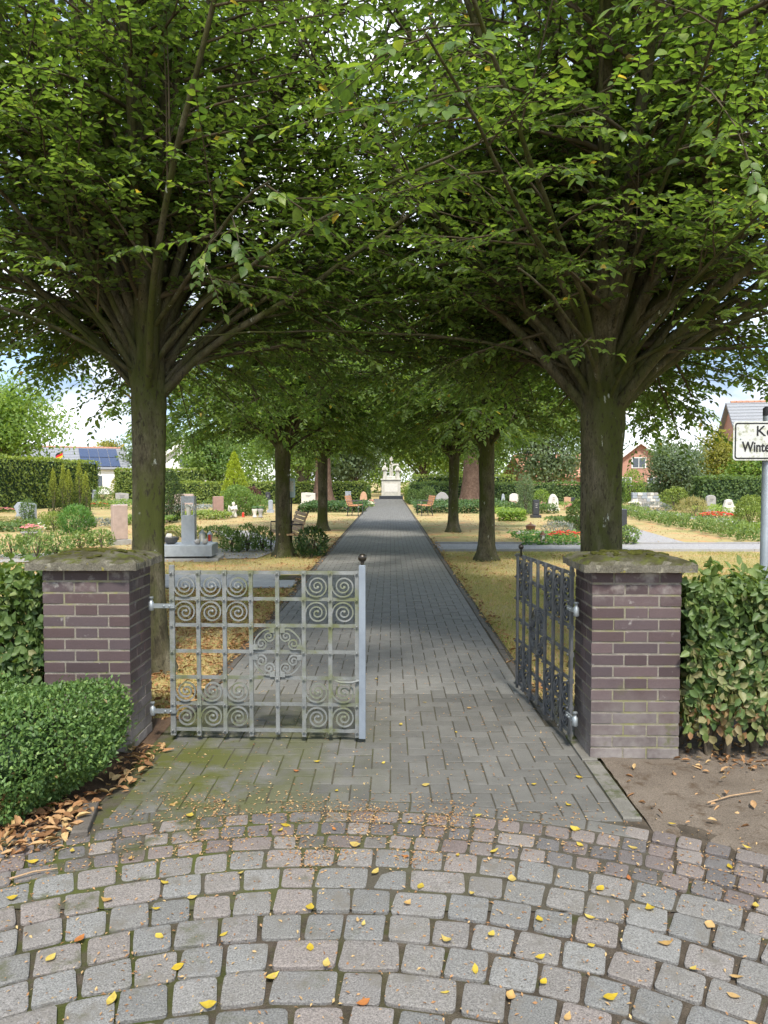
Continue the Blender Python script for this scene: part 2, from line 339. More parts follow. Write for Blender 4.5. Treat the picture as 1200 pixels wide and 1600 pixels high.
# ------------------------------------------------------------------ leaf clouds
def nrm(a): return a / np.maximum(1e-9, np.linalg.norm(a, axis=-1, keepdims=True))
def leaf_mesh(name, P, D, N, L, W, rnd, shape='leaf', fold=.22, droop=.12):
    P = np.asarray(P, float); n = len(P); D = nrm(np.asarray(D, float)); S = nrm(np.cross(D, N)); N = np.cross(S, D)
    L = np.broadcast_to(L, n)[:, None]; W = np.broadcast_to(W, n)[:, None]
    tip = P + D * L - N * (droop * L)
    if shape == 'leaf':
        V = np.stack([P, P + D * .32 * L - S * .5 * W + N * fold * W, P + D * .70 * L - S * .36 * W + N * fold * .6 * W, tip,
                      P + D * .70 * L + S * .36 * W + N * fold * .6 * W, P + D * .32 * L + S * .5 * W + N * fold * W], 1)
        q = np.array([[0, 3, 2, 1], [0, 5, 4, 3]]); k = 6
    elif shape == 'quad':
        V = np.stack([P, P + D * .45 * L - S * .5 * W + N * fold * W, tip, P + D * .45 * L + S * .5 * W + N * fold * W], 1)
        q = np.array([[0, 3, 2, 1]]); k = 4
    else:
        V = np.stack([P - S * .5 * W, P + S * .5 * W, tip], 1); q = np.array([[0, 1, 2]]); k = 3
    idx = (np.arange(n)[:, None, None] * k + q[None]).reshape(-1); nf = n * len(q); fl = q.shape[1]
    me = bpy.data.meshes.new(name); me.vertices.add(n * k); me.vertices.foreach_set('co', V.reshape(-1).astype(np.float32))
    me.loops.add(len(idx)); me.loops.foreach_set('vertex_index', idx.astype(np.int32))
    me.polygons.add(nf); me.polygons.foreach_set('loop_start', (np.arange(nf) * fl).astype(np.int32))
    me.update(calc_edges=True); me.validate()
    a = me.attributes.new('rnd', 'FLOAT', 'POINT'); a.data.foreach_set('value', np.repeat(np.asarray(rnd, float), k).astype(np.float32))
    return me
def rdir(rs, n): return nrm(rs.normal(size=(n, 3)))

# ------------------------------------------------------------------ the setting: ground, paving
CX, CY = -.20, .22                                     # centre of the paving circle
mb = MB(); mb.put([(-400, -60, -.03), (400, -60, -.03), (400, 900, -.03), (-400, 900, -.03)], [(0, 1, 2, 3)])
ground = tag(mb.build('ground', m_lawn), 'dry yellow and green lawn littered with leaves', kind='structure')

def clip(poly, a, b, c):
    """keep a*x + b*y >= c"""
    out = []
    for i in range(len(poly)):
        p, q = poly[i], poly[(i + 1) % len(poly)]
        dp, dq = a * p[0] + b * p[1] - c, a * q[0] + b * q[1] - c
        if dp >= 0: out.append(p)
        if dp * dq < 0:
            t = dp / (dp - dq); out.append((p[0] + (q[0] - p[0]) * t, p[1] + (q[1] - p[1]) * t))
    return out
def area(p): return abs(sum(p[i][0] * p[(i + 1) % len(p)][1] - p[(i + 1) % len(p)][0] * p[i][1] for i in range(len(p)))) / 2

# forecourt: rings of cobbles round the visitor's standing place
def disc(r0, r1, a0, a1, z, n=60):
    m_ = MB(); vs = []
    for i in range(n + 1):
        a = a0 + (a1 - a0) * i / n
        vs += [(CX + r0 * math.cos(a), CY + r0 * math.sin(a), z), (CX + r1 * math.cos(a), CY + r1 * math.sin(a), z)]
    m_.put(vs, [(2 * i, 2 * i + 1, 2 * i + 3, 2 * i + 2) for i in range(n)][::1]); return m_
d_ = disc(.3, 3.43, -.2, PI + .2, -.011)
d_.f = [f[::-1] for f in d_.f]
forecourt = tag(d_.build('forecourt_paving', m_joint), 'curved rows of grey and pinkish cobbles in the foreground', kind='structure')
def stone_mesh(name, jit, rad, b, dome):
    poly = []
    for sx, sy in ((-1, -1), (1, -1), (1, 1), (-1, 1)):
        cx, cy = sx * (.5 + random.uniform(-jit, 0)), sy * (.5 + random.uniform(-jit, 0))
        r = rad * random.uniform(.6, 1.3)
        c1 = (cx - sx * r, cy); c2 = (cx, cy - sy * r); mid = (cx - sx * r * .28, cy - sy * r * .28)
        poly += ([c2, mid, c1] if sx * sy > 0 else [c1, mid, c2])
    # edge midpoints slightly wavy
    out = []
    for i, p in enumerate(poly):
        out.append(p)
        if i % 3 == 2:
            q = poly[(i + 1) % len(poly)]; e = random.uniform(-.5, .9) * jit * .4
            m_ = ((p[0] + q[0]) / 2, (p[1] + q[1]) / 2); out.append((m_[0] * (1 + e), m_[1] * (1 + e)))
    t1, t2 = random.uniform(-.02, .02), random.uniform(-.02, .02)
    return MB().bprism(out, -.5, 0, b, dome, lambda x, y: t1 * x + t2 * y).mesh(name)
# unit stones are scaled to size: x along the ring, y across it
cobs = [stone_mesh('cobble', .065, .10, .045, .012) for _ in range(16)]
for me in cobs: me.materials.append(m_cob)
setts = [stone_mesh('sett', .09, .11, .055, .02) for _ in range(14)]
for me in setts: me.materials.append(m_sett)
def ring(r0, r1, a0, a1, width, meshes, name, gap, big=.12, zj=.004):
    a = a0 + random.uniform(0, width / r1); rc = (r0 + r1) / 2
    while a < a1:
        w = width * random.uniform(.92, 1.08) * (1.5 if random.random() < big else 1)
        am = a + w / rc / 2
        o = bpy.data.objects.new(name, random.choice(meshes)); link(o, forecourt)
        o.location = (CX + rc * math.cos(am), CY + rc * math.sin(am), random.uniform(-zj, zj))
        o.rotation_euler = (random.uniform(-.015, .015), random.uniform(-.015, .015), am - PI / 2 + random.uniform(-.03, .03) + (PI if random.random() < .5 else 0))
        o.scale = (w - gap, r1 - r0 - gap, .055)
        a += w / rc
for i in range(10):
    r1 = 2.83 - i * .1555; half = math.acos(max(-1, min(1, .0 / r1)))
    lim = math.asin(min(1, 1.8 / r1))
    ring(r1 - .1555, r1, PI / 2 - lim, PI / 2 + lim, .146, cobs, 'cobble', .0065)
for i in range(4):
    r1 = 2.83 + (i + 1) * .117
    w0 = .72 if i == 3 else 0
    if i < 3: ring(r1 - .117, r1, PI / 2 - .68, PI / 2 + .64, .112, setts, 'sett', .007, .06, .003)
    else:
        ring(r1 - .117, r1, PI / 2 - .68, PI / 2 - .405, .112, setts, 'sett', .007, .06, .003)
        ring(r1 - .117, r1, PI / 2 + .38, PI / 2 + .64, .112, setts, 'sett', .007, .06, .003)

outer = MB()
def ring_more(r0, r1, a0, a1, width):
    a = a0; rc = (r0 + r1) / 2
    while a < a1:
        w = width * random.uniform(.92, 1.08); q = [(r0 + .004, a + .004 / rc), (r1 - .004, a + .004 / rc), (r1 - .004, a + (w - .004) / rc), (r0 + .004, a + (w - .004) / rc)]
        outer.bprism([(CX + r_ * math.cos(t), CY + r_ * math.sin(t)) for r_, t in q], -.03, random.uniform(-.003, .003), .006); a += w / rc
for i in range(10):
    r1 = 2.83 - i * .1555; lim = math.asin(min(1, 1.8 / r1)) + .05
    for a0, a1 in ((PI / 2 - 1.7, PI / 2 - lim), (PI / 2 + lim, PI / 2 + 1.7)): ring_more(r1 - .1555, r1, a0, a1, .146)
for i in range(4):
    r1 = 2.83 + (i + 1) * .117
    for a0, a1 in ((PI / 2 - 1.7, PI / 2 - .70), (PI / 2 + .68, PI / 2 + 1.7)): ring_more(r1 - .117, r1, a0, a1, .112)
o = outer.build('cobbles', m_cob, forecourt); o['kind'] = 'stuff'

# herringbone path running away under the trees
XL, XR = -1.30, 1.00
YB = 63.0
mb = MB(); mb.put([(XL - .10, 2.6, -.0045), (XR + .08, 2.6, -.0045), (XR + .08, YB, -.0045), (XL - .10, YB, -.0045)], [(0, 1, 2, 3)])
path = tag(mb.build('path', m_joint_p), 'grey herringbone paved path leading straight under the trees', kind='structure')
RA = 3.185                                              # where the herringbone meets the sett rings
W = .1; near, far = [], []
nx0, nx1 = int(XL / W) - 3, int(XR / W) + 3
for iy in range(26, int(YB / W)):
    for ix in range(nx0, nx1):
        m4 = (ix - iy) % 4
        if m4 == 0: x0, x1, y0, y1 = ix, ix + 2, iy, iy + 1
        elif m4 == 3: x0, x1, y0, y1 = ix, ix + 1, iy, iy + 2
        else: continue
        g_ = .0032
        p = [(x0 * W + g_, y0 * W + g_), (x1 * W - g_, y0 * W + g_), (x1 * W - g_, y1 * W - g_), (x0 * W + g_, y1 * W - g_)]
        xr = XR + (.06 if y0 * W < 4.6 else -.02); xl = XL
        p = clip(p, 1, 0, xl);  p = clip(p, -1, 0, -xr) if p else p
        if len(p) < 3: continue
        cx = sum(q[0] for q in p) / len(p); cy = sum(q[1] for q in p) / len(p)
        if y0 * W < 4.2:
            dd = math.hypot(cx - CX, cy - CY); ux, uy = (cx - CX) / dd, (cy - CY) / dd
            rr = RA + .10
            p = clip(p, ux, uy, rr + .004 + ux * CX + uy * CY)
        if len(p) < 3 or area(p) < .0018: continue
        (near if cy < 5.35 else far).append(p)
near.sort(key=lambda p: sum(q[1] for q in p) / len(p))
far = near[360:] + far; near = near[:360]
for p in near:
    cx = sum(q[0] for q in p) / len(p); cy = sum(q[1] for q in p) / len(p)
    t1, t2 = random.uniform(-.012, .012), random.uniform(-.012, .012)
    MB().bprism([(q[0] - cx, q[1] - cy) for q in p], -.04, random.uniform(-.0022, .0022), .003, 0, lambda x, y: t1 * x + t2 * y).build('paver', m_paver, path, (cx, cy, 0))
mb = MB()
for p in far:
    z = random.uniform(-.002, .002)
    if p[0][1] < 26: mb.bprism(p, -.03, z, .004)
    else: mb.put([(q[0], q[1], z) for q in p], [tuple(range(len(p)))])
o = mb.build('pavers', m_paver_mass, path); o['kind'] = 'stuff'
# edging row of pavers along the ring
a = PI / 2 - .405
while a < PI / 2 + .33:
    da = .2 / RA; rr = [(RA + .004, a + .012 / RA * .4), (RA + .098, a + .012 / RA * .4), (RA + .098, a + da - .004 / RA), (RA + .004, a + da - .004 / RA)]
    p = [(CX + r_ * math.cos(t), CY + r_ * math.sin(t)) for r_, t in rr]
    cx = sum(q[0] for q in p) / 4; cy = sum(q[1] for q in p) / 4
    poly = [(q[0] - cx, q[1] - cy) for q in p]
    if sum(poly[i][0] * poly[(i + 1) % 4][1] - poly[(i + 1) % 4][0] * poly[i][1] for i in range(4)) < 0: poly = poly[::-1]
    MB().bprism(poly, -.04, random.uniform(-.002, .002), .004).build('paver', m_paver, path, (cx, cy, 0)); a += da

# kerb strips
def kerb(x, y0, y1, w, top, m, step=1.0, name='kerb', parent=None, along='y'):
    k = y0
    while k < y1:
        e = min(step, y1 - k) - .006; j = random.uniform(-.006, .006); zt = top + random.uniform(-.006, .006)
        if along == 'y': c, poly = (x + j, k + e / 2, 0), [(-w / 2, -e / 2), (w / 2, -e / 2), (w / 2, e / 2), (-w / 2, e / 2)]
        else: c, poly = (k + e / 2, x + j, 0), [(-e / 2, -w / 2), (e / 2, -w / 2), (e / 2, w / 2), (-e / 2, w / 2)]
        MB().bprism(poly, -.08, zt, .006).build(name, m, parent, c); k += step
kerb(XR + .108, 3.32, 4.7, .085, .008, m_kerb, .7, parent=path)
kerb(XR + .02, 4.72, 30, .05, .003, m_dkerb, 1.0, parent=path)
kerb(XL - .03, 4.70, 30, .05, .003, m_dkerb, 1.0, parent=path)
for (x, y, rz) in ((-1.385, 3.27, .22),):
    MB().bprism([(-.035, -.15), (.035, -.15), (.035, .15), (-.035, .15)], -.08, .03, .008).build('kerb', m_dkerb, forecourt, (x, y, 0), (0, 0, rz))

# bare soil beds either side, uneven
def bed(name, label, x0, x1, y0, y1, m, z=0, amp=.02, n=40, inner=3.31, seed=0):
    rs = random.Random(seed); vs, fs = [], []
    ph = [rs.uniform(0, 6) for _ in range(8)]
    for j in range(n + 1):
        for i in range(n + 1):
            x = x0 + (x1 - x0) * i / n; y = y0 + (y1 - y0) * j / n
            h = amp * (.4 * math.sin(5 * x + ph[0]) * math.cos(4 * y + ph[1]) + .3 * math.sin(13 * x + ph[2] + 3 * y) * math.sin(11 * y + ph[3]) + .2 * rs.uniform(-1, 1))
            edge = min(1, max(0, (math.hypot(x - CX, y - CY) - inner) / .12))
            vs.append((x, y, z + h * edge - (.05 if edge == 0 else .012 * (1 - edge))))
    for j in range(n):
        for i in range(n): a = j * (n + 1) + i; fs.append((a, a + 1, a + n + 2, a + n + 1))
    b_ = MB(); b_.put(vs, fs, True); return tag(b_.build(name, m), label, kind='structure')
bed('soil_bed', 'bare brown soil beside the right brick pillar', XR + .17, 5.5, 2.0, 4.75, m_soil, .0, .022, 60, 3.26, 3)
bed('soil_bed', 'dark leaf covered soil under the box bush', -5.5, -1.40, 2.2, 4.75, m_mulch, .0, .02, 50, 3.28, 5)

# side paths
sp = tag(MB().box((-7.8, 11.4, -.026), (12.8, 1.5, .02)).build('side_path', m_joint), 'pale slab path crossing the left lawn', kind='structure')
for i in range(17):
    for j in range(2):
        x0 = -1.45 - .75 * i - (.37 if j else 0); y0 = 10.68 + .72 * j
        MB().bprism([(-.37, -.355), (.37, -.355), (.37, .355), (-.37, .355)], -.06, random.uniform(.0, .006), .006).build('slab', m_slab, sp, (x0 - .37, y0 + .36, 0))
rp = MB(); rp.put([(XR + .1, 16.45, -.012), (26, 16.45, -.012), (26, 18.2, -.012), (XR + .1, 18.2, -.012)], [(0, 1, 2, 3)])
rp = tag(rp.build('side_path', m_gravel), 'grey gravel path crossing the right lawn', kind='structure')
kerb(16.42, XR + .1, 24, .06, .03, m_granite_g, 1.0, parent=rp, along='x')
kerb(18.24, XR + .1, 24, .06, .03, m_granite_g, 1.0, parent=rp, along='x')
q = MB(); q.put([(6.2, 18.2, -.008), (7.4, 18.2, -.008), (8.0, 24, -.008), (9.0, 33, -.008), (8.0, 33, -.008), (7.0, 24, -.008)], [(0, 1, 2, 5), (5, 2, 3, 4)])
tag(q.build('side_path', m_gravel), 'narrow gravel path branching off between the right graves', kind='structure')
q = MB(); q.put([(12.4, 21, -.010), (13.9, 21, -.010), (13.9, 46, -.010), (12.4, 46, -.010)], [(0, 1, 2, 3)])
tag(q.build('side_path', m_gravel), 'light gravel path before the headstones on the far right', kind='structure')
q = MB(); q.put([(-9, 13.7, -.012), (-2.7, 14.8, -.012), (-2.4, 17.5, -.012), (-4.4, 23, -.012), (-5.6, 23, -.012), (-3.4, 17.2, -.012), (-9, 15.2, -.012)], [(0, 1, 2, 5, 6), (2, 3, 4, 5)])
tag(q.build('side_path', m_gravel), 'gravel path around the lantern grave on the left', kind='structure')

# ------------------------------------------------------------------ brick gate pillars
CO, BH = .0655, .0535
def brick_mesh(w, d): 
    p = [(-w / 2, -d / 2), (w / 2, -d / 2), (w / 2, d / 2), (-w / 2, d / 2)]
    me = MB().bprism(p, 0, BH, .0025, bottom=True).mesh('brick'); me.materials.append(m_brick); return me
BK = {k: brick_mesh(*k) for k in ((.115, .1775), (.24, .115), (.175, .115), (.12, .115), (.115, .115))}
def pillar(label, x0, y0, group='brick gate pillars'):
    t = thing('gate_pillar', label, 'pillar', (x0, y0, 0), 0, group)
    MB().box((.245, .1825, 8 * CO), (.4845, .3595, 16 * CO)).build('mortar', m_mortar, t)
    for r_ in range(16):
        A = r_ % 2 == 1
        if A: L = [(.0575, .08875, .115, .1775), (.4325, .08875, .115, .1775), (.0575, .27625, .115, .1775), (.4325, .27625, .115, .1775), (.245, .0575, .24, .115), (.245, .3075, .24, .115)]
        else: L = [(.0875, .0575, .175, .115), (.4025, .0575, .175, .115), (.0875, .3075, .175, .115), (.4025, .3075, .175, .115), (.245, .0575, .12, .115), (.245, .3075, .12, .115), (.0575, .1825, .115, .115), (.4325, .1825, .115, .115)]
        for x, y, w, d in L:
            o = add('brick', BK[(w, d)], None, t, (x + random.uniform(-.0015, .0015), y + random.uniform(-.0015, .0015), r_ * CO + .006), (0, 0, random.uniform(-.006, .006) + (PI if random.random() < .5 else 0)))
    # cap: low hipped slab with worn edges
    n, m_ = 28, 22; w, d = .615, .49; x1, y1 = -.0625, -.0625; vs, fs = [], []
    rs = random.Random(hash(label) % 1000); ph = [rs.uniform(0, 6) for _ in range(6)]
    for j in range(m_ + 1):
        for i in range(n + 1):
            u, v = i / n, j / m_
            e = min(u, 1 - u) * w; e2 = min(v, 1 - v) * d; k = min(e, e2)
            z = .060 + .040 * min(1, k / .2) - .016 * max(0, 1 - k / .03) + rs.uniform(-.004, .004) + .003 * math.sin(17 * u + ph[0]) * math.sin(13 * v + ph[1])
            wb = .004 * math.sin(31 * u + ph[2]) + .004 * math.sin(23 * v + ph[3]) + rs.uniform(-.005, .005)
            vs.append((x1 + u * w + (wb if i in (0, n) else 0), y1 + v * d + (wb if j in (0, m_) else 0), z))
    for j in range(m_):
        for i in range(n): a = j * (n + 1) + i; fs.append((a, a + 1, a + n + 2, a + n + 1))
    bd = [i for i in range(n + 1)] + [j * (n + 1) + n for j in range(1, m_ + 1)] + [m_ * (n + 1) + i for i in range(n - 1, -1, -1)] + [j * (n + 1) for j in range(m_ - 1, 0, -1)]
    b0 = len(vs)
    for q_ in bd: vs.append((vs[q_][0] + rs.uniform(-.003, .003), vs[q_][1] + rs.uniform(-.003, .003), .004))
    for i in range(len(bd)): j = (i + 1) % len(bd); fs.append((b0 + i, b0 + j, bd[j], bd[i]))
    fs.append(tuple(b0 + i for i in range(len(bd) - 1, -1, -1)))
    b_ = MB(); b_.put(vs, fs); cap = b_.build('cap_stone', m_cap, t, (0, 0, 16 * CO - .002))
    # moss cushions on the cap
    b_ = MB()
    for i in range(70):
        u, v = .5 + rs.gauss(0, .2), .5 + rs.gauss(0, .22)
        if not (.06 < u < .94 and .06 < v < .94): continue
        k = min(min(u, 1 - u) * w, min(v, 1 - v) * d); z = .058 + .040 * min(1, k / .2)
        s_ = rs.uniform(.008, .026)
        b_.blob((x1 + u * w, y1 + v * d, z), (s_ * 1.4, s_ * 1.2, s_ * .42), 7, 5, .2, i)
    o = b_.build('moss', m_moss, cap); o['kind'] = 'stuff'
    return t
PLX, PLY = -1.965, 4.12
PRX, PRY = 1.115, 4.05
pillar('brick gate pillar on the left behind the box bush', PLX, PLY)
pillar('brick gate pillar on the right beside bare soil', PRX, PRY)

# ------------------------------------------------------------------ wrought iron gate leaves
CW = .157
def spiral(cx, cz, r0, r1, a0, turns, n=40):
    return [(cx + (r0 + (r1 - r0) * i / n) * math.cos(a0 + turns * 2 * PI * i / n), 0, cz + (r0 + (r1 - r0) * i / n) * math.sin(a0 + turns * 2 * PI * i / n)) for i in range(n + 1)]
def scroll_mesh(flip):
    p = spiral(0, 0, .068, .008, PI, -2.35, 46)
    tail = [(-.068, 0, .03 * 0), ]
    if flip: p = [(-x, y, z) for x, y, z in p]
    return MB().sweep(p, .008, .014, (0, 1, 0)).blob((p[-1][0], 0, p[-1][2]), (.010, .008, .010), 7, 5, 0).mesh('scroll')
SC = [scroll_mesh(False), scroll_mesh(True)]
def cscroll_mesh():
    # one quarter of the rosette: arc with both ends curled inward
    Rr = .136; a0, a1 = R(25), R(65); r0 = .044; n = 34
    arc = [(Rr * math.cos(a0 + (a1 - a0) * i / 10), 0, Rr * math.sin(a0 + (a1 - a0) * i / 10)) for i in range(11)]
    def curl(end, sgn):
        cx, cz = (Rr - r0) * math.cos(end), (Rr - r0) * math.sin(end); out = []
        for i in range(1, n + 1):
            r_ = r0 - .037 * (i / n) ** .75; a = end + sgn * 2 * PI * 1.75 * i / n
            out.append((cx + r_ * math.cos(a), 0, cz + r_ * math.sin(a)))
        return out
    p = curl(a0, -1)[::-1] + arc + curl(a1, 1)
    return MB().sweep(p, .008, .014, (0, 1, 0)).mesh('scroll')
CS = cscroll_mesh()
def gate(label, loc, rz, mir, m, latch):
    """hinge at the origin, leaf runs along +x (mir=1) from there"""
    t = thing('gate_leaf', label, 'gate', loc, rz, 'wrought iron gate leaves')
    s = mir; W_ = 7 * CW; H0 = .065; HT = 6 * CW
    for i in range(8):
        x = s * i * CW
        top = H0 + HT + (.045 if i == 0 else .012); w = .03 if i == 0 else .023
        MB().bprism([(-w / 2, -.008), (w / 2, -.008), (w / 2, .008), (-w / 2, .008)], H0 - .02 - .014 * (i % 2 if 0 < i < 7 else 1), top, .003, bottom=True).build('upright', m, t, (x, 0, 0))
    for j in range(7):
        MB().sweep([(0, 0, 0), (s * W_ / 2, 0, random.uniform(-.002, .002)), (s * W_, 0, 0)], .020, .010, (0, 1, 0)).build('rail', m, t, (0, .011, H0 + j * CW))
    col = MB()
    for i in range(8):
        for j in range(7):
            col.box((s * i * CW, .001, H0 + j * CW), (.029, .026, .026)); col.blob((s * i * CW, -.02, H0 + j * CW), (.007, .006, .007), 6, 4, 0)
    o = col.build('collars', m, t); o['kind'] = 'stuff'
    for j in (0, 1, 4, 5):
        for i in (0, 1, 2, 5, 6):
            me = SC[0] if s > 0 else SC[1]
            o = bpy.data.objects.new('scroll', me); link(o, t)
            if not me.materials: me.materials.append(m)
            o.location = (s * (i + .5) * CW, 0, H0 + (j + .5) * CW)
            o.scale = (1, 1, -1 if j in (1, 5) else 1)
            o.material_slots[0].link = 'OBJECT'; o.material_slots[0].material = m
    for k in range(4):
        sx, sz = (1 if k in (0, 3) else -1), (1 if k < 2 else -1)
        o = bpy.data.objects.new('rosette_scroll', CS); link(o, t)
        if not CS.materials: CS.materials.append(m)
        o.location = (s * 4 * CW + sx * .012, 0, H0 + 3 * CW + sz * .012); o.scale = (sx, 1, sz)
        o.material_slots[0].link = 'OBJECT'; o.material_slots[0].material = m
    for k in range(8):
        rb = MB(); a = PI / 4 * (k // 2 * 2) + (R(13) if k % 2 else -R(13)); rb.box((s * 4 * CW + .135 * math.cos(a), 0, H0 + 3 * CW + .135 * math.sin(a)), (.03, .024, .03)); rb.build('rosette_tie', m, t)
    if latch:
        p = MB().bprism([(-.019, -.019), (.019, -.019), (.019, .019), (-.019, .019)], .03, H0 + HT + .05, .004, bottom=True).build('latch_post', m_post, t, (s * (W_ + .032), -.006, 0))
        MB().lathe([(.008, 0), (.012, .012), (.010, .016)] + [(.026 * math.sin(a), .042 - .026 * math.cos(a)) for a in [R(k) for k in range(24, 180, 13)]], 14).build('ball_knob', m_knob, p, (0, 0, H0 + HT + .05))
        MB().tube([(s * (W_ + .012), -.022, .375), (s * (W_ - .03), -.04, .368), (s * (W_ - .09), -.045, .37), (s * (W_ - .125), -.04, .379)], [.006, .008, .007, .004], 8).build('handle', m_iron, t)
    else:
        MB().lathe([(.006, 0), (.006, .05)] + [(.020 * math.sin(a), .068 - .020 * math.cos(a)) for a in [R(k) for k in range(20, 180, 16)]], 12).build('ball_knob', m_knob, t, (s * (W_ - .08), 0, H0 + HT))
        MB().tube([(s * (W_ - .08), -.02, .08), (s * (W_ - .08), -.02, H0 + HT)], .007, 6).build('drop_bolt', m, t)
    for z in (.18, .81):
        h = MB().sweep([(0, 0, 0), (-s * .135, 0, 0)], .026, .010, (0, 1, 0)).build('hinge_strap', m_galv, t, (s * .02, -.016, z))
        MB().lathe([(.012, -.028), (.016, -.022), (.016, .022), (.010, .026), (.009, .042), (.015, .044), (.013, .054)], 10).build('hinge_pin', m_galv, h, (-s * .14, 0, 0))
        b_ = MB()
        for q_ in (.03, .062): b_.blob((-s * q_, -.008, 0), (.007, .006, .007), 7, 5, 0)
        b_.build('bolts', m_galv, h)
    return t
gate('closed iron gate leaf with mossy grey spirals, ball topped post', (-1.295, 4.33, 0), R(-1.6), 1, m_iron, True)
gate('dark iron gate leaf swung open beside the right pillar', (1.055, 4.27, 0), R(-83.5), -1, m_iron_d, False)

# ------------------------------------------------------------------ road sign
SX, SY = 2.300, 4.52
s = thing('sign', 'white rectangular winter service sign on a steel pole at the right edge', 'sign', (SX, SY - .045, 0))
def rrect(w, h, r):
    out = []
    for cx, cy, a in ((w / 2 - r, h / 2 - r, 0), (-w / 2 + r, h / 2 - r, 90), (-w / 2 + r, -h / 2 + r, 180), (w / 2 - r, -h / 2 + r, 270)):
        out += [(cx + r * math.cos(R(a + k * 18)), cy + r * math.sin(R(a + k * 18))) for k in range(6)]
    return out
SZ = EYE + (751 - 690) / F * SY; SW, SH = .44, .236
pl = MB().slab(rrect(SW, SH, .02), .004, .001).build('plate', m_signw, s, (-.012, 0, SZ))
b_ = MB(); o1, i1 = rrect(SW - .018, SH - .018, .016), rrect(SW - .034, SH - .034, .011); n = len(o1)
b_.put([(p[0], 0, p[1]) for p in o1] + [(p[0], 0, p[1]) for p in i1], [((i + 1) % n, i, n + i, n + (i + 1) % n)[::-1] for i in range(n)])
b_.build('border', m_signk, pl, (0, -.0035, 0))
def text(body, size, x, z, parent, m, y=-.004, bold=0):
    cu = bpy.data.curves.new('lettering', 'FONT'); cu.body = body; cu.size = size; cu.offset = bold; cu.resolution_u = 3
    to = bpy.data.objects.new('tmp', cu); COL.objects.link(to); bpy.context.view_layer.update()
    me = bpy.data.meshes.new_from_object(to.evaluated_get(bpy.context.evaluated_depsgraph_get())); bpy.data.objects.remove(to)
    xs = [v.co.x for v in me.vertices]; w = max(xs) - min(xs)
    me.materials.clear(); me.materials.append(m)
    return add('lettering', me, None, parent, (x, y, z), (PI / 2, 0, 0)), w, min(xs)
t1, w, x0 = text('Kein', .088, 0, .030, pl, m_signk, bold=.0006); t1.scale.x = .165 / w; t1.location.x = -.080 - x0 * t1.scale.x
t2, w, x0 = text('Winterdienst', .084, 0, -.064, pl, m_signk, bold=.0022); t2.scale.x = .352 / w; t2.location.x = -.168 - x0 * t2.scale.x
b_ = MB()
for x, z in ((-.175, .01), (.175, .01)): b_.blob((x, -.003, z), (.005, .003, .005), 7, 5, 0)
b_.build('rivets', m_galv, pl)
MB().lathe([(.03, 0), (.03, SZ + .16), (.022, SZ + .17)], 18).build('pole', m_galv, s, (0, .045, 0))
MB().lathe([(.0315, 0), (.0315, .045), (.02, .055)], 16).build('pole_cap', m_signk, s, (0, .045, SZ + .155))

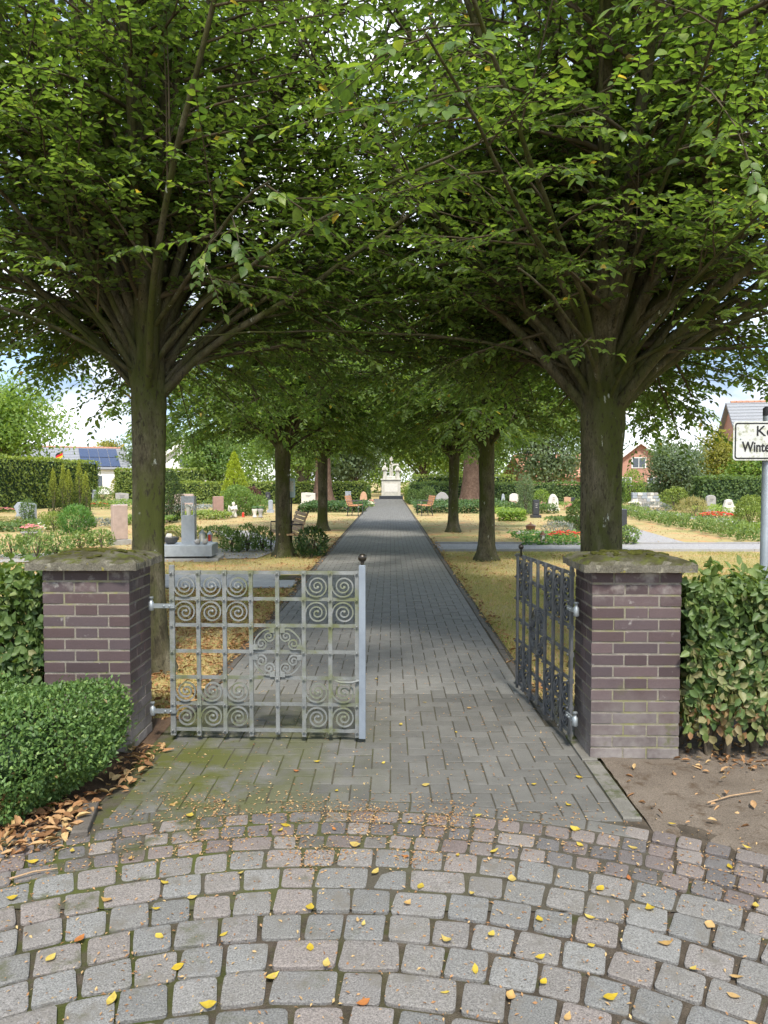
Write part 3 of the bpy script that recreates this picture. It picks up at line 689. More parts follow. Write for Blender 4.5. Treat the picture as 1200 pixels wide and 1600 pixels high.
# ------------------------------------------------------------------ hornbeam avenue
def grow(seed, tr, fork, H, RM, nprim, leaf, cam_side=0, twig_gap=.115, sec_gap=.25, lean=(0, 0), low=True, skirt=28, thin_lo=.4):
    rs = random.Random(seed)
    zb = fork - .42
    def env(z, az):
        u = (z - zb) / (H - zb)
        e = RM * math.sqrt(max(.02, 1 - ((u - .36) / .74) ** 2))
        if cam_side:
            c = max(0, -math.sin(az)); k = max(0, min(1, (z - 2.8) / 2.0)); e *= 1 - cam_side * c * (1 - k)
        return e * (1 + .08 * math.sin(3 * az + seed) + .05 * math.sin(7 * az + 2 * z))
    trunk = [Vector((lean[0] * z, lean[1] * z, z)) + Vector((.012 * math.sin(2.1 * z + seed), .012 * math.cos(1.7 * z + seed), 0)) for z in (-.06, .03, .12, .28, .6, 1.0, 1.4, 1.8, fork - .1, fork + .3, fork + .8, fork + 1.5)]
    trr = [tr * k for k in (1.75, 1.5, 1.25, 1.08, 1.0, .97, .96, .98, 1.06, .9, .62, .3)]
    prim, sec, tw = [], [], []
    ga = 2.39996
    nsk = skirt
    for k in range(-nsk, nprim):
        t = max(0, k) / (nprim - 1); az = k * ga + rs.uniform(-.3, .3)
        z0 = fork - .12 + .55 * t + rs.uniform(-.08, .08) + (.12 + .5 * rs.random() if k < 0 else 0)
        th = R(60 - 48 * t ** .9 + rs.uniform(-7, 7)) if low else R(58 - 46 * t + rs.uniform(-7, 7))
        main = 0 <= k - nprim + 7
        if main: th = R(rs.uniform(4, 17)); z0 = fork - .1 + rs.uniform(0, .3)
        elif k >= 0: z0 += .55 * t * rs.random()
        if k < 0: th = R(rs.uniform(60, 88))
        r0 = tr * rs.uniform(.20, .42) * (1.05 if t > .4 else .62) * (.55 if k < 0 else 1)
        if main: r0 = tr * rs.uniform(.38, .54)
        p = Vector((lean[0] * z0, lean[1] * z0, z0)) + Vector((math.cos(az), math.sin(az), 0)) * tr * .45
        if cam_side and math.sin(az) < -.10 and not main and th > R(36) and rs.random() < .8: continue
        th0 = th * .72; pts = [p.copy()]; step = .24; i = 0
        while i < 60:
            s_ = i * step
            thc = th0 + (th - th0) * min(1, s_ / .9) - (R(9) * max(0, s_ - 1.2) * .5 * (1 if th > R(30) else .2) if k >= 0 else -R(7) * max(0, s_ - 1.3))
            thc = max(R(4), thc) + rs.uniform(-.07, .07); az += rs.uniform(-.07, .07)
            p = p + Vector((math.sin(thc) * math.cos(az), math.sin(thc) * math.sin(az), math.cos(thc))) * step
            rr = math.hypot(p.x, p.y); pa = math.atan2(p.y, p.x)
            if p.z > H or rr > env(p.z, pa): break
            pts.append(p.copy()); i += 1
        if len(pts) < 4: continue
        m_ = len(pts); rad = [r0 * (1 - .9 * (j / (m_ - 1)) ** .8) + .004 for j in range(m_)]
        prim.append((pts, rad))
        L = (m_ - 1) * step; s_ = .55 + rs.uniform(0, .2); side = 1
        while s_ < L:
            f = s_ / step; j = min(int(f), m_ - 2); q = pts[j].lerp(pts[j + 1], f - j); d = (pts[j + 1] - pts[j]).normalized()
            out = Vector((q.x, q.y, 0)); out = out.normalized() if out.length > .2 else Vector((math.cos(az), math.sin(az), 0))
            rnd = Vector((rs.gauss(0, 1), rs.gauss(0, 1), rs.gauss(0, .45))); rnd = (rnd - d * rnd.dot(d)).normalized()
            sd_ = (d * .45 + rnd * .85 + out * .45 + Vector((0, 0, -.10 if k >= 0 else -.22))).normalized()
            ln = rs.uniform(.55, 1.25) * (1 - .35 * s_ / L)
            if cam_side and q.y < .25 and q.z < 3.9 and rs.random() < (.66 if q.z < 3.0 else .12): s_ += sec_gap * .8; continue
            sp_ = [q.copy()]; dd = sd_.copy(); n_ = max(3, int(ln / .2)); ok = True
            for _ in range(n_):
                dd = (dd + Vector((rs.uniform(-.12, .12), rs.uniform(-.12, .12), rs.uniform(-.12, .07)))).normalized()
                q = q + dd * (ln / n_)
                if q.z < zb - .05 + rs.uniform(0, .25): break
                if cam_side and q.y < -.5 and q.z < 2.9 and rs.random() < .6: break
                if math.hypot(q.x, q.y) > env(q.z, math.atan2(q.y, q.x)) * 1.10: break
                sp_.append(q.copy())
            if len(sp_) >= 2:
                sec.append((sp_, [max(.0035, rad[j] * .42) * (1 - .75 * a / (len(sp_) - 1)) + .0018 for a in range(len(sp_))]))
                sl = (len(sp_) - 1) * ln / n_; u = .10; sg = 1
                while u < sl + .02:
                    f2 = min(u / (ln / n_), len(sp_) - 1.001); a = int(f2); b = sp_[a].lerp(sp_[a + 1], f2 - a); ds = (sp_[a + 1] - sp_[a]).normalized()
                    lat = ds.cross(Vector((0, 0, 1))); lat = lat.normalized() if lat.length > .1 else Vector((1, 0, 0))
                    td = (ds * .75 + lat * sg * rs.uniform(.5, 1.0) + Vector((rs.uniform(-.2, .2), rs.uniform(-.2, .2), rs.uniform(-.28, .12)))).normalized()
                    tl = rs.uniform(.20, .42); tw.append((b, td, tl)); sg = -sg; u += twig_gap * rs.uniform(.75, 1.3)
                tw.append((sp_[-1], (ds + Vector((0, 0, -.1))).normalized(), rs.uniform(.25, .42)))
            s_ += sec_gap * rs.uniform(.7, 1.3)
    tw = [q_ for q_ in tw if rs.random() < thin_lo + (1 - thin_lo) * max(0, min(1, (6.0 - q_[0].z) / 1.5))]
    # leaves: alternating in flat sprays
    T0 = np.array([t[0] for t in tw]); TD = np.array([t[1] for t in tw]); TL = np.array([t[2] for t in tw])
    g = np.random.default_rng(seed); P, D, N = [], [], []
    per = 9
    for i in range(per + 1):
        f = .12 + .88 * i / per; sg = 1 if i % 2 else -1
        lat = nrm(np.cross(TD, np.array([0, 0, 1.0])) + 1e-6); up = np.cross(lat, TD)
        last = i == per
        c = T0 + TD * (TL * f)[:, None] + np.array([0, 0, -.10]) * ((TL * f) ** 2)[:, None] * 1.2
        d = nrm(TD * (.62 if not last else 1.2) + lat * sg * (.8 if not last else .1) + g.normal(size=TD.shape) * .22 + np.array([0, 0, -.16]))
        nn = nrm(up + g.normal(size=TD.shape) * .33)
        P.append(c); D.append(d); N.append(nn)
    P, D, N = np.concatenate(P), np.concatenate(D), np.concatenate(N)
    keep = g.random(len(P)) < .93; P, D, N = P[keep], D[keep], N[keep]
    Ls = leaf * g.uniform(.65, 1.12, len(P)); rnd = np.clip(g.normal(.45, .2, len(P)), 0, .93); rnd[g.random(len(P)) < .004] = 1
    return dict(trunk=(trunk, trr), prim=prim, sec=sec, tw=tw, P=P, D=D, N=N, L=Ls, rnd=rnd)

def trunk_mesh(T, n=30, ribs=.09, seed=0):
    pts, rad = T; rs = random.Random(seed); ph = [rs.uniform(0, 6) for _ in range(4)]
    # finer rings
    P2, R2 = [], []
    for i in range(len(pts) - 1):
        for k in range(5): P2.append(pts[i].lerp(pts[i + 1], k / 5)); R2.append(rad[i] + (rad[i + 1] - rad[i]) * k / 5)
    P2.append(pts[-1]); R2.append(rad[-1]); vs = []
    for p, r in zip(P2, R2):
        fl = max(0, 1 - p.z / .5)
        for k in range(n):
            a = 2 * PI * k / n
            q = 1 + ribs * (math.sin(3 * a + ph[0] + .5 * p.z) * .5 + math.sin(5 * a + ph[1] - .3 * p.z) * .4) * (1 + 2.2 * fl) + rs.uniform(-.02, .02) + .035 * math.sin(7 * a + 2.6 * p.z + ph[2]) * math.sin(3.7 * p.z + ph[3])
            vs.append((p.x + r * q * math.cos(a), p.y + r * q * math.sin(a), p.z))
    fs = [(i * n + k, i * n + (k + 1) % n, (i + 1) * n + (k + 1) % n, (i + 1) * n + k) for i in range(len(P2) - 1) for k in range(n)]
    m_ = MB(); m_.put(vs, fs, True); return m_.mesh('trunk')
def twig_stuff(G, near):
    b_ = MB()
    for pts, rad in G['sec']: b_.tube(pts, rad, 5 if near else 4, False)
    for p, d, l in (G['tw'] if near else G['tw'][::2]):
        b_.tube([p, p + d * l * .5 + Vector((0, 0, -.03 * l)), p + d * l + Vector((0, 0, -.12 * l * l))], [.003, .0022, .001], 3, False)
    return b_.mesh('twigs')

# a large, cupped single leaf for those nearest to the eye
def big_leaf_mesh(seed):
    rs = random.Random(seed); n = 7; wd = [0, .34, .48, .50, .44, .31, .15, 0]; vs = []; fs = []
    b1, b2, fo = rs.uniform(.1, .3), rs.uniform(-.06, .06), rs.uniform(.12, .3)
    for i in range(n + 1):
        t = i / n; w = wd[i] * .58; z = -b1 * t * t
        vs += [(-w, t, z + fo * w + rs.uniform(-.015, .015)), (b2 * math.sin(PI * t), t, z - .01), (w, t, z + fo * w + rs.uniform(-.015, .015))]
    for i in range(n):
        a = 3 * i; fs += [(a, a + 1, a + 4, a + 3), (a + 1, a + 2, a + 5, a + 4)]
    vs.append((0, -.14, .03)); vs.append((.012, -.14, .03)); fs.append((1, len(vs) - 1, len(vs) - 2))
    b_ = MB(); b_.put(vs, fs, True); return b_.mesh('leaf')
BIG = [big_leaf_mesh(i) for i in range(8)]
for me in BIG: me.materials.append(m_leaf_o)

def near_tree(label, loc, **kw):
    G = grow(**kw); t = thing('hornbeam_tree', label, 'tree', loc, 0, 'hornbeam avenue')
    add('trunk', trunk_mesh(G['trunk'], seed=kw['seed']), m_bark, t)
    for pts, rad in G['prim']: MB().tube(pts, rad, 9, True, wob=.05).build('limb', m_bark, t)
    o = add('twigs', twig_stuff(G, True), m_twig, t); o['kind'] = 'stuff'
    # leaves seen largest become parts of their own
    A = G['P'] + np.array(loc) - np.array(cam.location); inv = np.array(CR.inverted()); C = A @ inv.T
    vis = (C[:, 2] < -.3) & (np.abs(C[:, 0] / -C[:, 2]) < .535) & (np.abs(C[:, 1] / -C[:, 2]) < .71)
    dist = np.where(vis, np.linalg.norm(C, axis=1), 1e9)
    pick = np.argsort(dist)[:280]; pick = pick[dist[pick] < 1e8]
    for i in pick:
        d = Vector(G['D'][i]); nn = Vector(G['N'][i]); sx = d.cross(nn).normalized(); nn = sx.cross(d)
        M_ = Matrix((sx, d, nn)).transposed().to_4x4(); l = G['L'][i]
        o = bpy.data.objects.new('leaf', BIG[i % 8]); link(o, t); o.matrix_local = Matrix.Translation(Vector(G['P'][i])) @ M_ @ Matrix.Diagonal((l * 1.15, l * 1.1, l, 1))
    k = np.ones(len(G['P']), bool); k[pick] = False
    me = leaf_mesh('crown', G['P'][k], G['D'][k], G['N'][k], G['L'][k], G['L'][k] * .58, G['rnd'][k])
    o = add('crown', me, m_leaf, t); o['kind'] = 'stuff'
    return t, G
TL, GL = near_tree('large hornbeam with mossy trunk behind the left brick pillar', (-1.99, 6.05, 0), seed=3, tr=.132, fork=2.28, H=7.3, RM=3.9, nprim=74, leaf=.070, cam_side=.36, twig_gap=.10, sec_gap=.215, thin_lo=.22)
TR_, GR = near_tree('large hornbeam with broad forked trunk behind the right brick pillar', (1.76, 6.15, 0), seed=8, tr=.172, fork=2.16, H=7.3, RM=3.9, nprim=74, leaf=.070, cam_side=.30, twig_gap=.10, sec_gap=.215, thin_lo=.22)

GF = grow(seed=21, tr=.155, fork=2.25, H=7.0, RM=3.5, nprim=38, leaf=.092, twig_gap=.13, sec_gap=.26, skirt=26, thin_lo=.2)
far_tr = trunk_mesh(GF['trunk'], 16, seed=4)
lb = MB()
for pts, rad in GF['prim']: lb.tube(pts, rad, 6, False)
far_limb = lb.mesh('limbs'); far_twig = twig_stuff(GF, False)
far_crown = leaf_mesh('crown', GF['P'], GF['D'], GF['N'], GF['L'], GF['L'] * .6, GF['rnd'])
for me, m in ((far_tr, m_bark), (far_limb, m_bark), (far_twig, m_twig), (far_crown, m_leaf)): me.materials.append(m)
for i, (x, y, rz, s_, label) in enumerate((
        (-2.22, 15.2, .4, 1.0, 'hornbeam beside the bench and info post, second on the left'),
        (1.88, 14.5, 2.2, 1.0, 'hornbeam with slim dark trunk, second on the right'),
        (-2.14, 23.2, 3.7, 1.0, 'hornbeam third on the left of the path'),
        (1.95, 22.6, 5.1, 1.0, 'hornbeam third on the right of the path'))):
    t = thing('hornbeam_tree', label, 'tree', (x, y, 0), rz, 'hornbeam avenue')
    for nm, me in (('trunk', far_tr), ('limbs', far_limb), ('twigs', far_twig), ('crown', far_crown)):
        o = add(nm, me, None, t)
        if nm != 'trunk': o['kind'] = 'stuff'

# ------------------------------------------------------------------ near hedges and box bush
def near_hedge(label, x0, x1, y0, y1, z0, z1, n, seed, brown):
    g = np.random.default_rng(seed); t = thing('hornbeam_hedge', label, 'hedge', ((x0 + x1) / 2, (y0 + y1) / 2, 0), 0, 'clipped hedges beside the gate')
    cx, cy = (x0 + x1) / 2, (y0 + y1) / 2; b_ = MB(); rs = random.Random(seed)
    for i in range(int((x1 - x0) / .13)):
        x = x0 - cx + .13 * i + rs.uniform(-.03, .03); y = rs.uniform(-.08, .08)
        for k in range(5):
            p = [Vector((x, y, -.02))]; d = Vector((rs.uniform(-.2, .2), rs.uniform(-.2, .2), 1))
            for _ in range(5):
                q = p[-1] + d * (z1 / 5.8); q.x = max(x0 - cx + .08, min(x1 - cx - .08, q.x)); q.y = max(-.11, min(.13, q.y)); p.append(q); d = d + Vector((rs.uniform(-.2, .2), rs.uniform(-.15, .15), 0))
            b_.tube(p, [.014, .010, .008, .006, .004, .002] if k else [.024, .02, .016, .012, .008, .004], 5, False)
    o = b_.build('stems', m_bark2, t); o['kind'] = 'stuff'
    f = g.random(n); P = np.empty((n, 3)); O = np.empty((n, 3)); w = x1 - x0; d = y1 - y0; h = z1 - z0
    face = g.choice(5, n, p=[.44, .2, .22, .07, .07]); u, v = g.random(n), g.random(n); dep = np.abs(g.normal(0, .05, n))
    X = (u - .5) * w; Z = z0 + h * v ** (.85); Y = (u - .5) * d
    for k in range(5):
        m_ = face == k
        if k == 0: P[m_] = np.stack([X, -d / 2 + dep, Z], 1)[m_]; O[m_] = (0, -1, .25)
        if k == 1: P[m_] = np.stack([X, d / 2 - dep, Z], 1)[m_]; O[m_] = (0, 1, .25)
        if k == 2: P[m_] = np.stack([X, (v - .5) * d, z1 - dep * 1.2 + 0 * X], 1)[m_]; O[m_] = (0, 0, 1)
        if k == 3: P[m_] = np.stack([-w / 2 + dep, Y, Z], 1)[m_]; O[m_] = (-1, 0, .25)
        if k == 4: P[m_] = np.stack([w / 2 - dep, Y, Z], 1)[m_]; O[m_] = (1, 0, .25)
    lump = .035 * np.sin(5.3 * P[:, 0] + seed) * np.sin(7 * P[:, 2] + seed) + .025 * np.sin(13 * P[:, 0] + 9 * P[:, 2])
    P += O * lump[:, None] + g.normal(0, .018, (n, 3)); P[:, 2] = np.maximum(P[:, 2], z0 * .5 + .02)
    thin = g.random(n) < np.clip((P[:, 2] - z0 + .08) / (.45 * h), .25, 1)
    N = nrm(O + g.normal(0, .42, (n, 3))); D = nrm(np.cross(N, g.normal(size=(n, 3))) + np.array([0, 0, -.55]))
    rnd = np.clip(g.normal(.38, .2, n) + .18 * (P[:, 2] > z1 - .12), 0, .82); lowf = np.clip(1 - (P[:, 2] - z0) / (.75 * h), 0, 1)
    rnd = np.where(g.random(n) < brown * (.08 + lowf), g.uniform(.82, 1, n), rnd)
    rnd = np.where((rnd > .9) & (P[:, 2] > .35), .86, rnd)
    q = thin; L = g.uniform(.036, .070, n)
    me = leaf_mesh('foliage', P[q], D[q], N[q], L[q], L[q] * .66, rnd[q]); o = add('foliage', me, m_beech, t); o['kind'] = 'stuff'
    # shoots sticking up
    m2 = 160; P = np.stack([(g.random(m2) - .5) * w, (g.random(m2) - .5) * d * .8, z1 + g.random(m2) * .10], 1); D = nrm(g.normal(size=(m2, 3)) + np.array([0, -.2, .35])); N = nrm(g.normal(size=(m2, 3)) * .5 + np.array([0, -.4, 1]))
    L = g.uniform(.05, .08, m2); o = add('shoots', leaf_mesh('shoots', P, D, N, L, L * .6, g.uniform(.5, .8, m2)), m_beech, t); o['kind'] = 'stuff'
near_hedge('green clipped hedge left of the left brick pillar', -3.6, -1.99, 4.15, 4.62, .06, .99, 9500, 5, .10)
near_hedge('browning clipped hedge right of the right brick pillar', 1.66, 3.5, 4.0, 4.42, .10, .97, 13500, 6, .65)

def box_bush():
    g = np.random.default_rng(9); n = 46000
    c = np.array([-2.20, 3.58, 0]); A = np.array([.76, .45, .485])
    t = thing('box_bush', 'low rounded box bush with small glossy leaves before left pillar', 'bush', tuple(c))
    d = rdir(g, n); d[:, 2] = np.abs(d[:, 2]) * 1.0
    e = 6.0; rad = 1 / (np.abs(d[:, 0]) ** e + np.abs(d[:, 1]) ** e + np.abs(d[:, 2] * .98) ** e) ** (1 / e)
    lump = 1 + .05 * np.sin(9 * d[:, 0] + 4 * d[:, 1]) + .05 * np.sin(8 * d[:, 2] + 11 * d[:, 0] + 1) + .035 * np.sin(23 * d[:, 0] + 17 * d[:, 2])
    dep = np.abs(g.normal(0, .06, n)); P = d * (rad * lump * (1 - dep))[:, None] * A
    cut = (1 - .20 * np.clip(1 - P[:, 2] / .22, 0, 1)); P[:, :2] *= cut[:, None]
    P[:, 2] = np.maximum(P[:, 2], .015 + .03 * g.random(n))
    st = g.random(n) < .03; P[st] *= g.uniform(1.03, 1.10, (st.sum(), 1))
    O = nrm(d / A); N = nrm(O * .7 + g.normal(0, .6, (n, 3)) + np.array([0, 0, .3])); D = nrm(O * .6 + g.normal(0, .7, (n, 3)) + np.array([0, 0, .25]))
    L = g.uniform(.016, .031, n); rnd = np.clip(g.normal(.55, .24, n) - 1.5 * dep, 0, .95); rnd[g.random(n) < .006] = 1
    o = add('foliage', leaf_mesh('foliage', P, D, N, L, L * .52, rnd, 'quad', .2), m_boxl, t); o['kind'] = 'stuff'
    b_ = MB(); rs = random.Random(4)
    for i in range(80):
        a = rs.uniform(0, 2 * PI); q = Vector((math.cos(a) * A[0] * rs.uniform(.3, .85), math.sin(a) * A[1] * rs.uniform(.3, .85), rs.uniform(.15, .46)))
        s0 = Vector((q.x * .25, q.y * .25, 0)); b_.tube([s0, s0.lerp(q, .5) + Vector((0, 0, .06)), q], [.012, .007, .003], 5, False)
    b_.build('twigs', m_bark2, t)['kind'] = 'stuff'
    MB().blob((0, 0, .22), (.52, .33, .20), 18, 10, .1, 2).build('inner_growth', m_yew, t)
box_bush()

# ------------------------------------------------------------------ grass blades and leaf litter
def scatter(g, n, x0, x1, y0, y1): return np.stack([g.uniform(x0, x1, n), g.uniform(y0, y1, n), np.full(n, -.03)], 1)
g = np.random.default_rng(31)
parts = [scatter(g, 70000, -7, XL - .06, 4.75, 10.6), scatter(g, 26000, -9, XL - .06, 12.2, 17), scatter(g, 90000, XR + .06, 6.5, 4.75, 12), scatter(g, 30000, XR + .06, 8, 12, 16.3)]
P = np.concatenate(parts); pn = np.sin(P[:, 0] * 1.3 + 1) * np.sin(P[:, 1] * 1.1) + .5 * np.sin(P[:, 0] * 3.1 + P[:, 1] * 2.3)
P = P[g.random(len(P)) < .75 + .25 * pn]; n = len(P); pn = np.sin(P[:, 0] * 1.3 + 1) * np.sin(P[:, 1] * 1.1)
D = nrm(np.stack([g.normal(0, .55, n), g.normal(0, .55, n), np.ones(n)], 1)); N = nrm(g.normal(size=(n, 3)))
rnd = np.clip(g.normal(.42, .22, n) + .26 * pn + .14 * (P[:, 0] > 0), 0, 1)
o = add('grass', leaf_mesh('grass', P, D, N, g.uniform(.03, .065, n), .007, rnd, 'blade'), m_blade); tag(o, 'short dry grass on the lawns beside the path', 'grass', kind='stuff')
def litter(name, label, parts, size, seed, z=-.02, zr=.025, parent=None):
    g = np.random.default_rng(seed); P = np.concatenate([scatter(g, *p) for p in parts]); n = len(P); P[:, 2] = z + g.random(n) * zr
    N = nrm(g.normal(0, .35, (n, 3)) + np.array([0, 0, 1])); D = nrm(np.cross(N, g.normal(size=(n, 3))))
    L = g.uniform(*size, n); o = add(name, leaf_mesh(name, P, D, N, L, L * g.uniform(.18, .55, n), g.random(n), 'leaf', .3, .1), m_litter)
    return tag(o, label, 'leaf litter', kind='stuff')
litter('leaf_litter', 'brown fallen leaves scattered over the lawns', [(5200, -3.2, XL - .04, 4.7, 10.6), (1500, -8, -3.2, 4.7, 10.6), (1500, -9, XL, 12.2, 18), (1300, XR + .05, 6, 4.9, 16), (2600, -12, -1.4, 18, 34), (1500, 1.1, 9, 18.5, 34), (700, XR + .02, XR + .2, 4.7, 20), (700, XL - .2, XL, 4.7, 20)], (.03, .075), 41)
litter('leaf_litter', 'dry brown leaves heaped under the box bush', [(750, -2.4, -1.40, 2.98, 3.5), (110, -1.47, -1.28, 3.5, 4.2)], (.025, .075), 43, .0, .04)
litter('leaf_litter', 'dry leaves and debris on the soil under the right hedge', [(480, 1.6, 3.4, 3.85, 4.4), (90, 1.2, 3.2, 3.2, 3.9)], (.012, .055), 44, .0, .03)
# crumbs of seeds and dry bits lodged in the joints
g = np.random.default_rng(47); n = 5200
a_ = g.uniform(PI / 2 - .75, PI / 2 + .75, n); r_ = np.where(g.random(n) < .45, g.normal(3.02, .17, n), g.uniform(1.6, 3.4, n))
P = np.stack([CX + r_ * np.cos(a_), CY + r_ * np.sin(a_), np.full(n, .004)], 1); q = np.stack([g.uniform(XL, XR, 2600), 3.3 + 9 * g.random(2600) ** 1.6, np.full(2600, .004)], 1)
c_ = g.integers(0, 26, 1400); cc = np.stack([g.uniform(-1.05, .3, 26), g.uniform(2.9, 3.5, 26)], 1)[c_] + g.normal(0, .05, (1400, 2)); P = np.concatenate([P, q, np.concatenate([cc, np.full((1400, 1), .004)], 1)]); n = len(P); N = nrm(g.normal(0, .25, (n, 3)) + np.array([0, 0, 1])); D = nrm(np.cross(N, g.normal(size=(n, 3)))); L = g.uniform(.006, .019, n)
o = add('debris', leaf_mesh('debris', P, D, N, L, L * .45, g.uniform(.2, 1, n), 'quad', .2, .05), m_litter); tag(o, 'tiny dry seeds and crumbs strewn over the paving', 'debris', kind='stuff')

def fallen_mesh(seed):
    rs = random.Random(seed); n = 6; wd = [0, .30, .46, .47, .36, .18, 0]; vs, fs = [], []
    k, tw_ = rs.uniform(.1, .55), rs.uniform(-.35, .35)
    for i in range(n + 1):
        t = i / n - .5; w = wd[i] * rs.uniform(.8, 1.05) * .9; z = k * t * t * 1.6
        vs += [(-w, t, z + .25 * abs(w) * k + tw_ * t * w), (0, t, z), (w, t, z + .3 * abs(w) * k - tw_ * t * w)]
    for i in range(n): a = 3 * i; fs += [(a, a + 1, a + 4, a + 3), (a + 1, a + 2, a + 5, a + 4)]
    vs += [(.0, -.78, .02), (.02, -.78, .02)]; fs.append((1, len(vs) - 2, len(vs) - 1))
    b_ = MB(); b_.put(vs, fs, True); me = b_.mesh('fallen_leaf'); return me
FM = {}
for k_ in m_falls:
    FM[k_] = [fallen_mesh(i) for i in range(7)]
    for me in FM[k_]: me.materials.append(m_falls[k_])
rs = random.Random(77)
for px, py in [(200, 1345), (375, 1365), (240, 1425), (480, 1418), (565, 1443), (295, 1272), (345, 1252), (275, 1258), (515, 1510), (555, 1440), (700, 1550), (845, 1540), (765, 1462), (740, 1395), (800, 1375),
               (885, 1262), (750, 1278), (790, 1283), (1078, 1518), (1145, 1558), (1150, 1530), (955, 1560), (920, 1480), (1010, 1420), (1140, 1360), (905, 1318), (935, 1390), (660, 1385), (640, 1410), (845, 1498),
               (325, 1570), (280, 1515), (255, 1380), (165, 1410), (85, 1498), (55, 1345), (15, 1405), (110, 1335), (450, 1290), (525, 1240), (440, 1300), (415, 1270), (520, 1300), (600, 1190), (555, 1200), (660, 1228),
               (500, 1190), (465, 1205), (985, 1330), (1055, 1290), (1165, 1330), (830, 1230), (870, 1225), (905, 1215), (640, 1290), (590, 1365), (695, 1470), (800, 1560), (925, 1440), (1040, 1480), (1110, 1450), (180, 1560),
               (120, 1470), (420, 1530), (570, 1570), (350, 1460), (305, 1405), (740, 1520), (1185, 1420), (630, 1340), (560, 1320), (715, 1340), (770, 1330), (670, 1100), (715, 1145), (625, 1130), (735, 1110), (590, 1060), (905, 1300),
               (1170, 1600), (885, 1590), (480, 1480), (245, 1465), (845, 1440), (985, 1375)]:
    p = gp(px + rs.uniform(-6, 6), py + rs.uniform(-4, 4)); sz = rs.uniform(.026, .052) * (1 if p.y < 3.4 else .8)
    kc = rs.choices(list(m_falls), [.66, .24, .05, .05])[0]; rr_ = math.hypot(p.x - CX, p.y - CY)
    where = 'herringbone pavers before the gate' if rr_ > 3.2 else 'narrow sett band' if rr_ > 2.83 else 'large cobbles ' + ('at the left' if p.x < -.45 else 'at the right' if p.x > .5 else 'in the middle')
    o = bpy.data.objects.new('fallen_leaf', rs.choice(FM[kc])); link(o); o.location = (p.x, p.y, .006)
    o.rotation_euler = (rs.uniform(-.15, .15), rs.uniform(-.15, .15), rs.uniform(0, 6.28)); o.scale = (sz * rs.uniform(.5, .95), sz * 1.05, sz)
    tag(o, 'small %s fallen leaf lying on the %s' % (kc, where), 'leaf', '%s fallen leaves on the %s' % (kc, where))
for i, (px, py, px2, py2, lb) in enumerate(((15, 1378, 90, 1362, 'thin pale twig lying on the setts at the left edge'), (1105, 1258, 1190, 1240, 'thin dry twig lying on the soil under the right hedge'))):
    a, b = gp(px, py), gp(px2, py2); o = MB().tube([a + Vector((0, 0, .012)), a.lerp(b, .4) + Vector((.01, .012, .018)), b + Vector((0, 0, .014))], [.004, .0035, .002], 6).build('twig', m_wood); tag(o, lb, 'twig')

# ------------------------------------------------------------------ shrubs, clipped hedges, background trees
def prof(kind, u):
    if kind == 'ball': return np.sqrt(np.maximum(.03, 1 - (2 * u - .9) ** 2 / 1.21))
    if kind == 'cone': return np.maximum(.04, (1 - u) ** .8) * (1 - .35 * np.clip(1 - u / .1, 0, 1))
    if kind == 'column': return np.where(u < .75, .92 + .08 * np.sin(9 * u), .92 * np.sqrt(np.maximum(.02, 1 - ((u - .75) / .26) ** 2)))
    if kind == 'spire': return .95 * np.maximum(.02, 1 - u ** 2.2) ** .8
    return 1 - .35 * u ** 2                                                     # low spreading
def shrub(name, label, cat, loc, w, h, m, kind='ball', n=2500, leaf=.05, seed=0, group=None, depth=None, stem=True, ratio=.55, flop=.0):
    g = np.random.default_rng(seed + 100); t = thing(name, label, cat, tuple(loc), 0, group)
    u = g.random(n) ** (.8 if kind == 'cone' else 1); a = g.uniform(0, 2 * PI, n); k = 1 - np.abs(g.normal(0, .17, n)); k = np.clip(k, .15, 1.1)
    lump = 1 + .11 * np.sin(3 * a + seed + 7 * u) + .09 * np.sin(7 * a - 11 * u + seed) + .06 * np.sin(13 * a + 17 * u)
    r = prof(kind, u) * k * lump; sy = (depth or w) / w
    P = np.stack([r * np.cos(a) * w / 2, r * np.sin(a) * w / 2 * sy, np.maximum(.02, u * h * (1 + .06 * np.sin(5 * a + seed)))], 1)
    O = nrm(np.stack([np.cos(a), np.sin(a), .3 + u], 1)); N = nrm(O + g.normal(0, .5, (n, 3))); D = nrm(g.normal(0, .6, (n, 3)) + O * .5 + np.array([0, 0, .5 - flop]))
    L = leaf * g.uniform(.6, 1.3, n); rnd = np.clip(g.normal(.4, .22, n) + (.35 if kind != 'spire' else 1.1) * (u - .5), 0, 1)
    o = add('foliage', leaf_mesh('foliage', P, D, N, L, L * ratio, rnd, 'quad', .2), m, t); o['kind'] = 'stuff'
    if stem:
        b_ = MB(); rs = random.Random(seed)
        for i in range(7):
            aa = rs.uniform(0, 6.28); rr = rs.uniform(.1, .32) * w; q = Vector((math.cos(aa) * rr, math.sin(aa) * rr * sy, h * rs.uniform(.45, .85)))
            b_.tube([(0, 0, -.04), q * .5, q], [.012 + .012 * h, .008 + .008 * h, .004], 5, False)
        b_.build('stems', m_bark2, t)
    return t
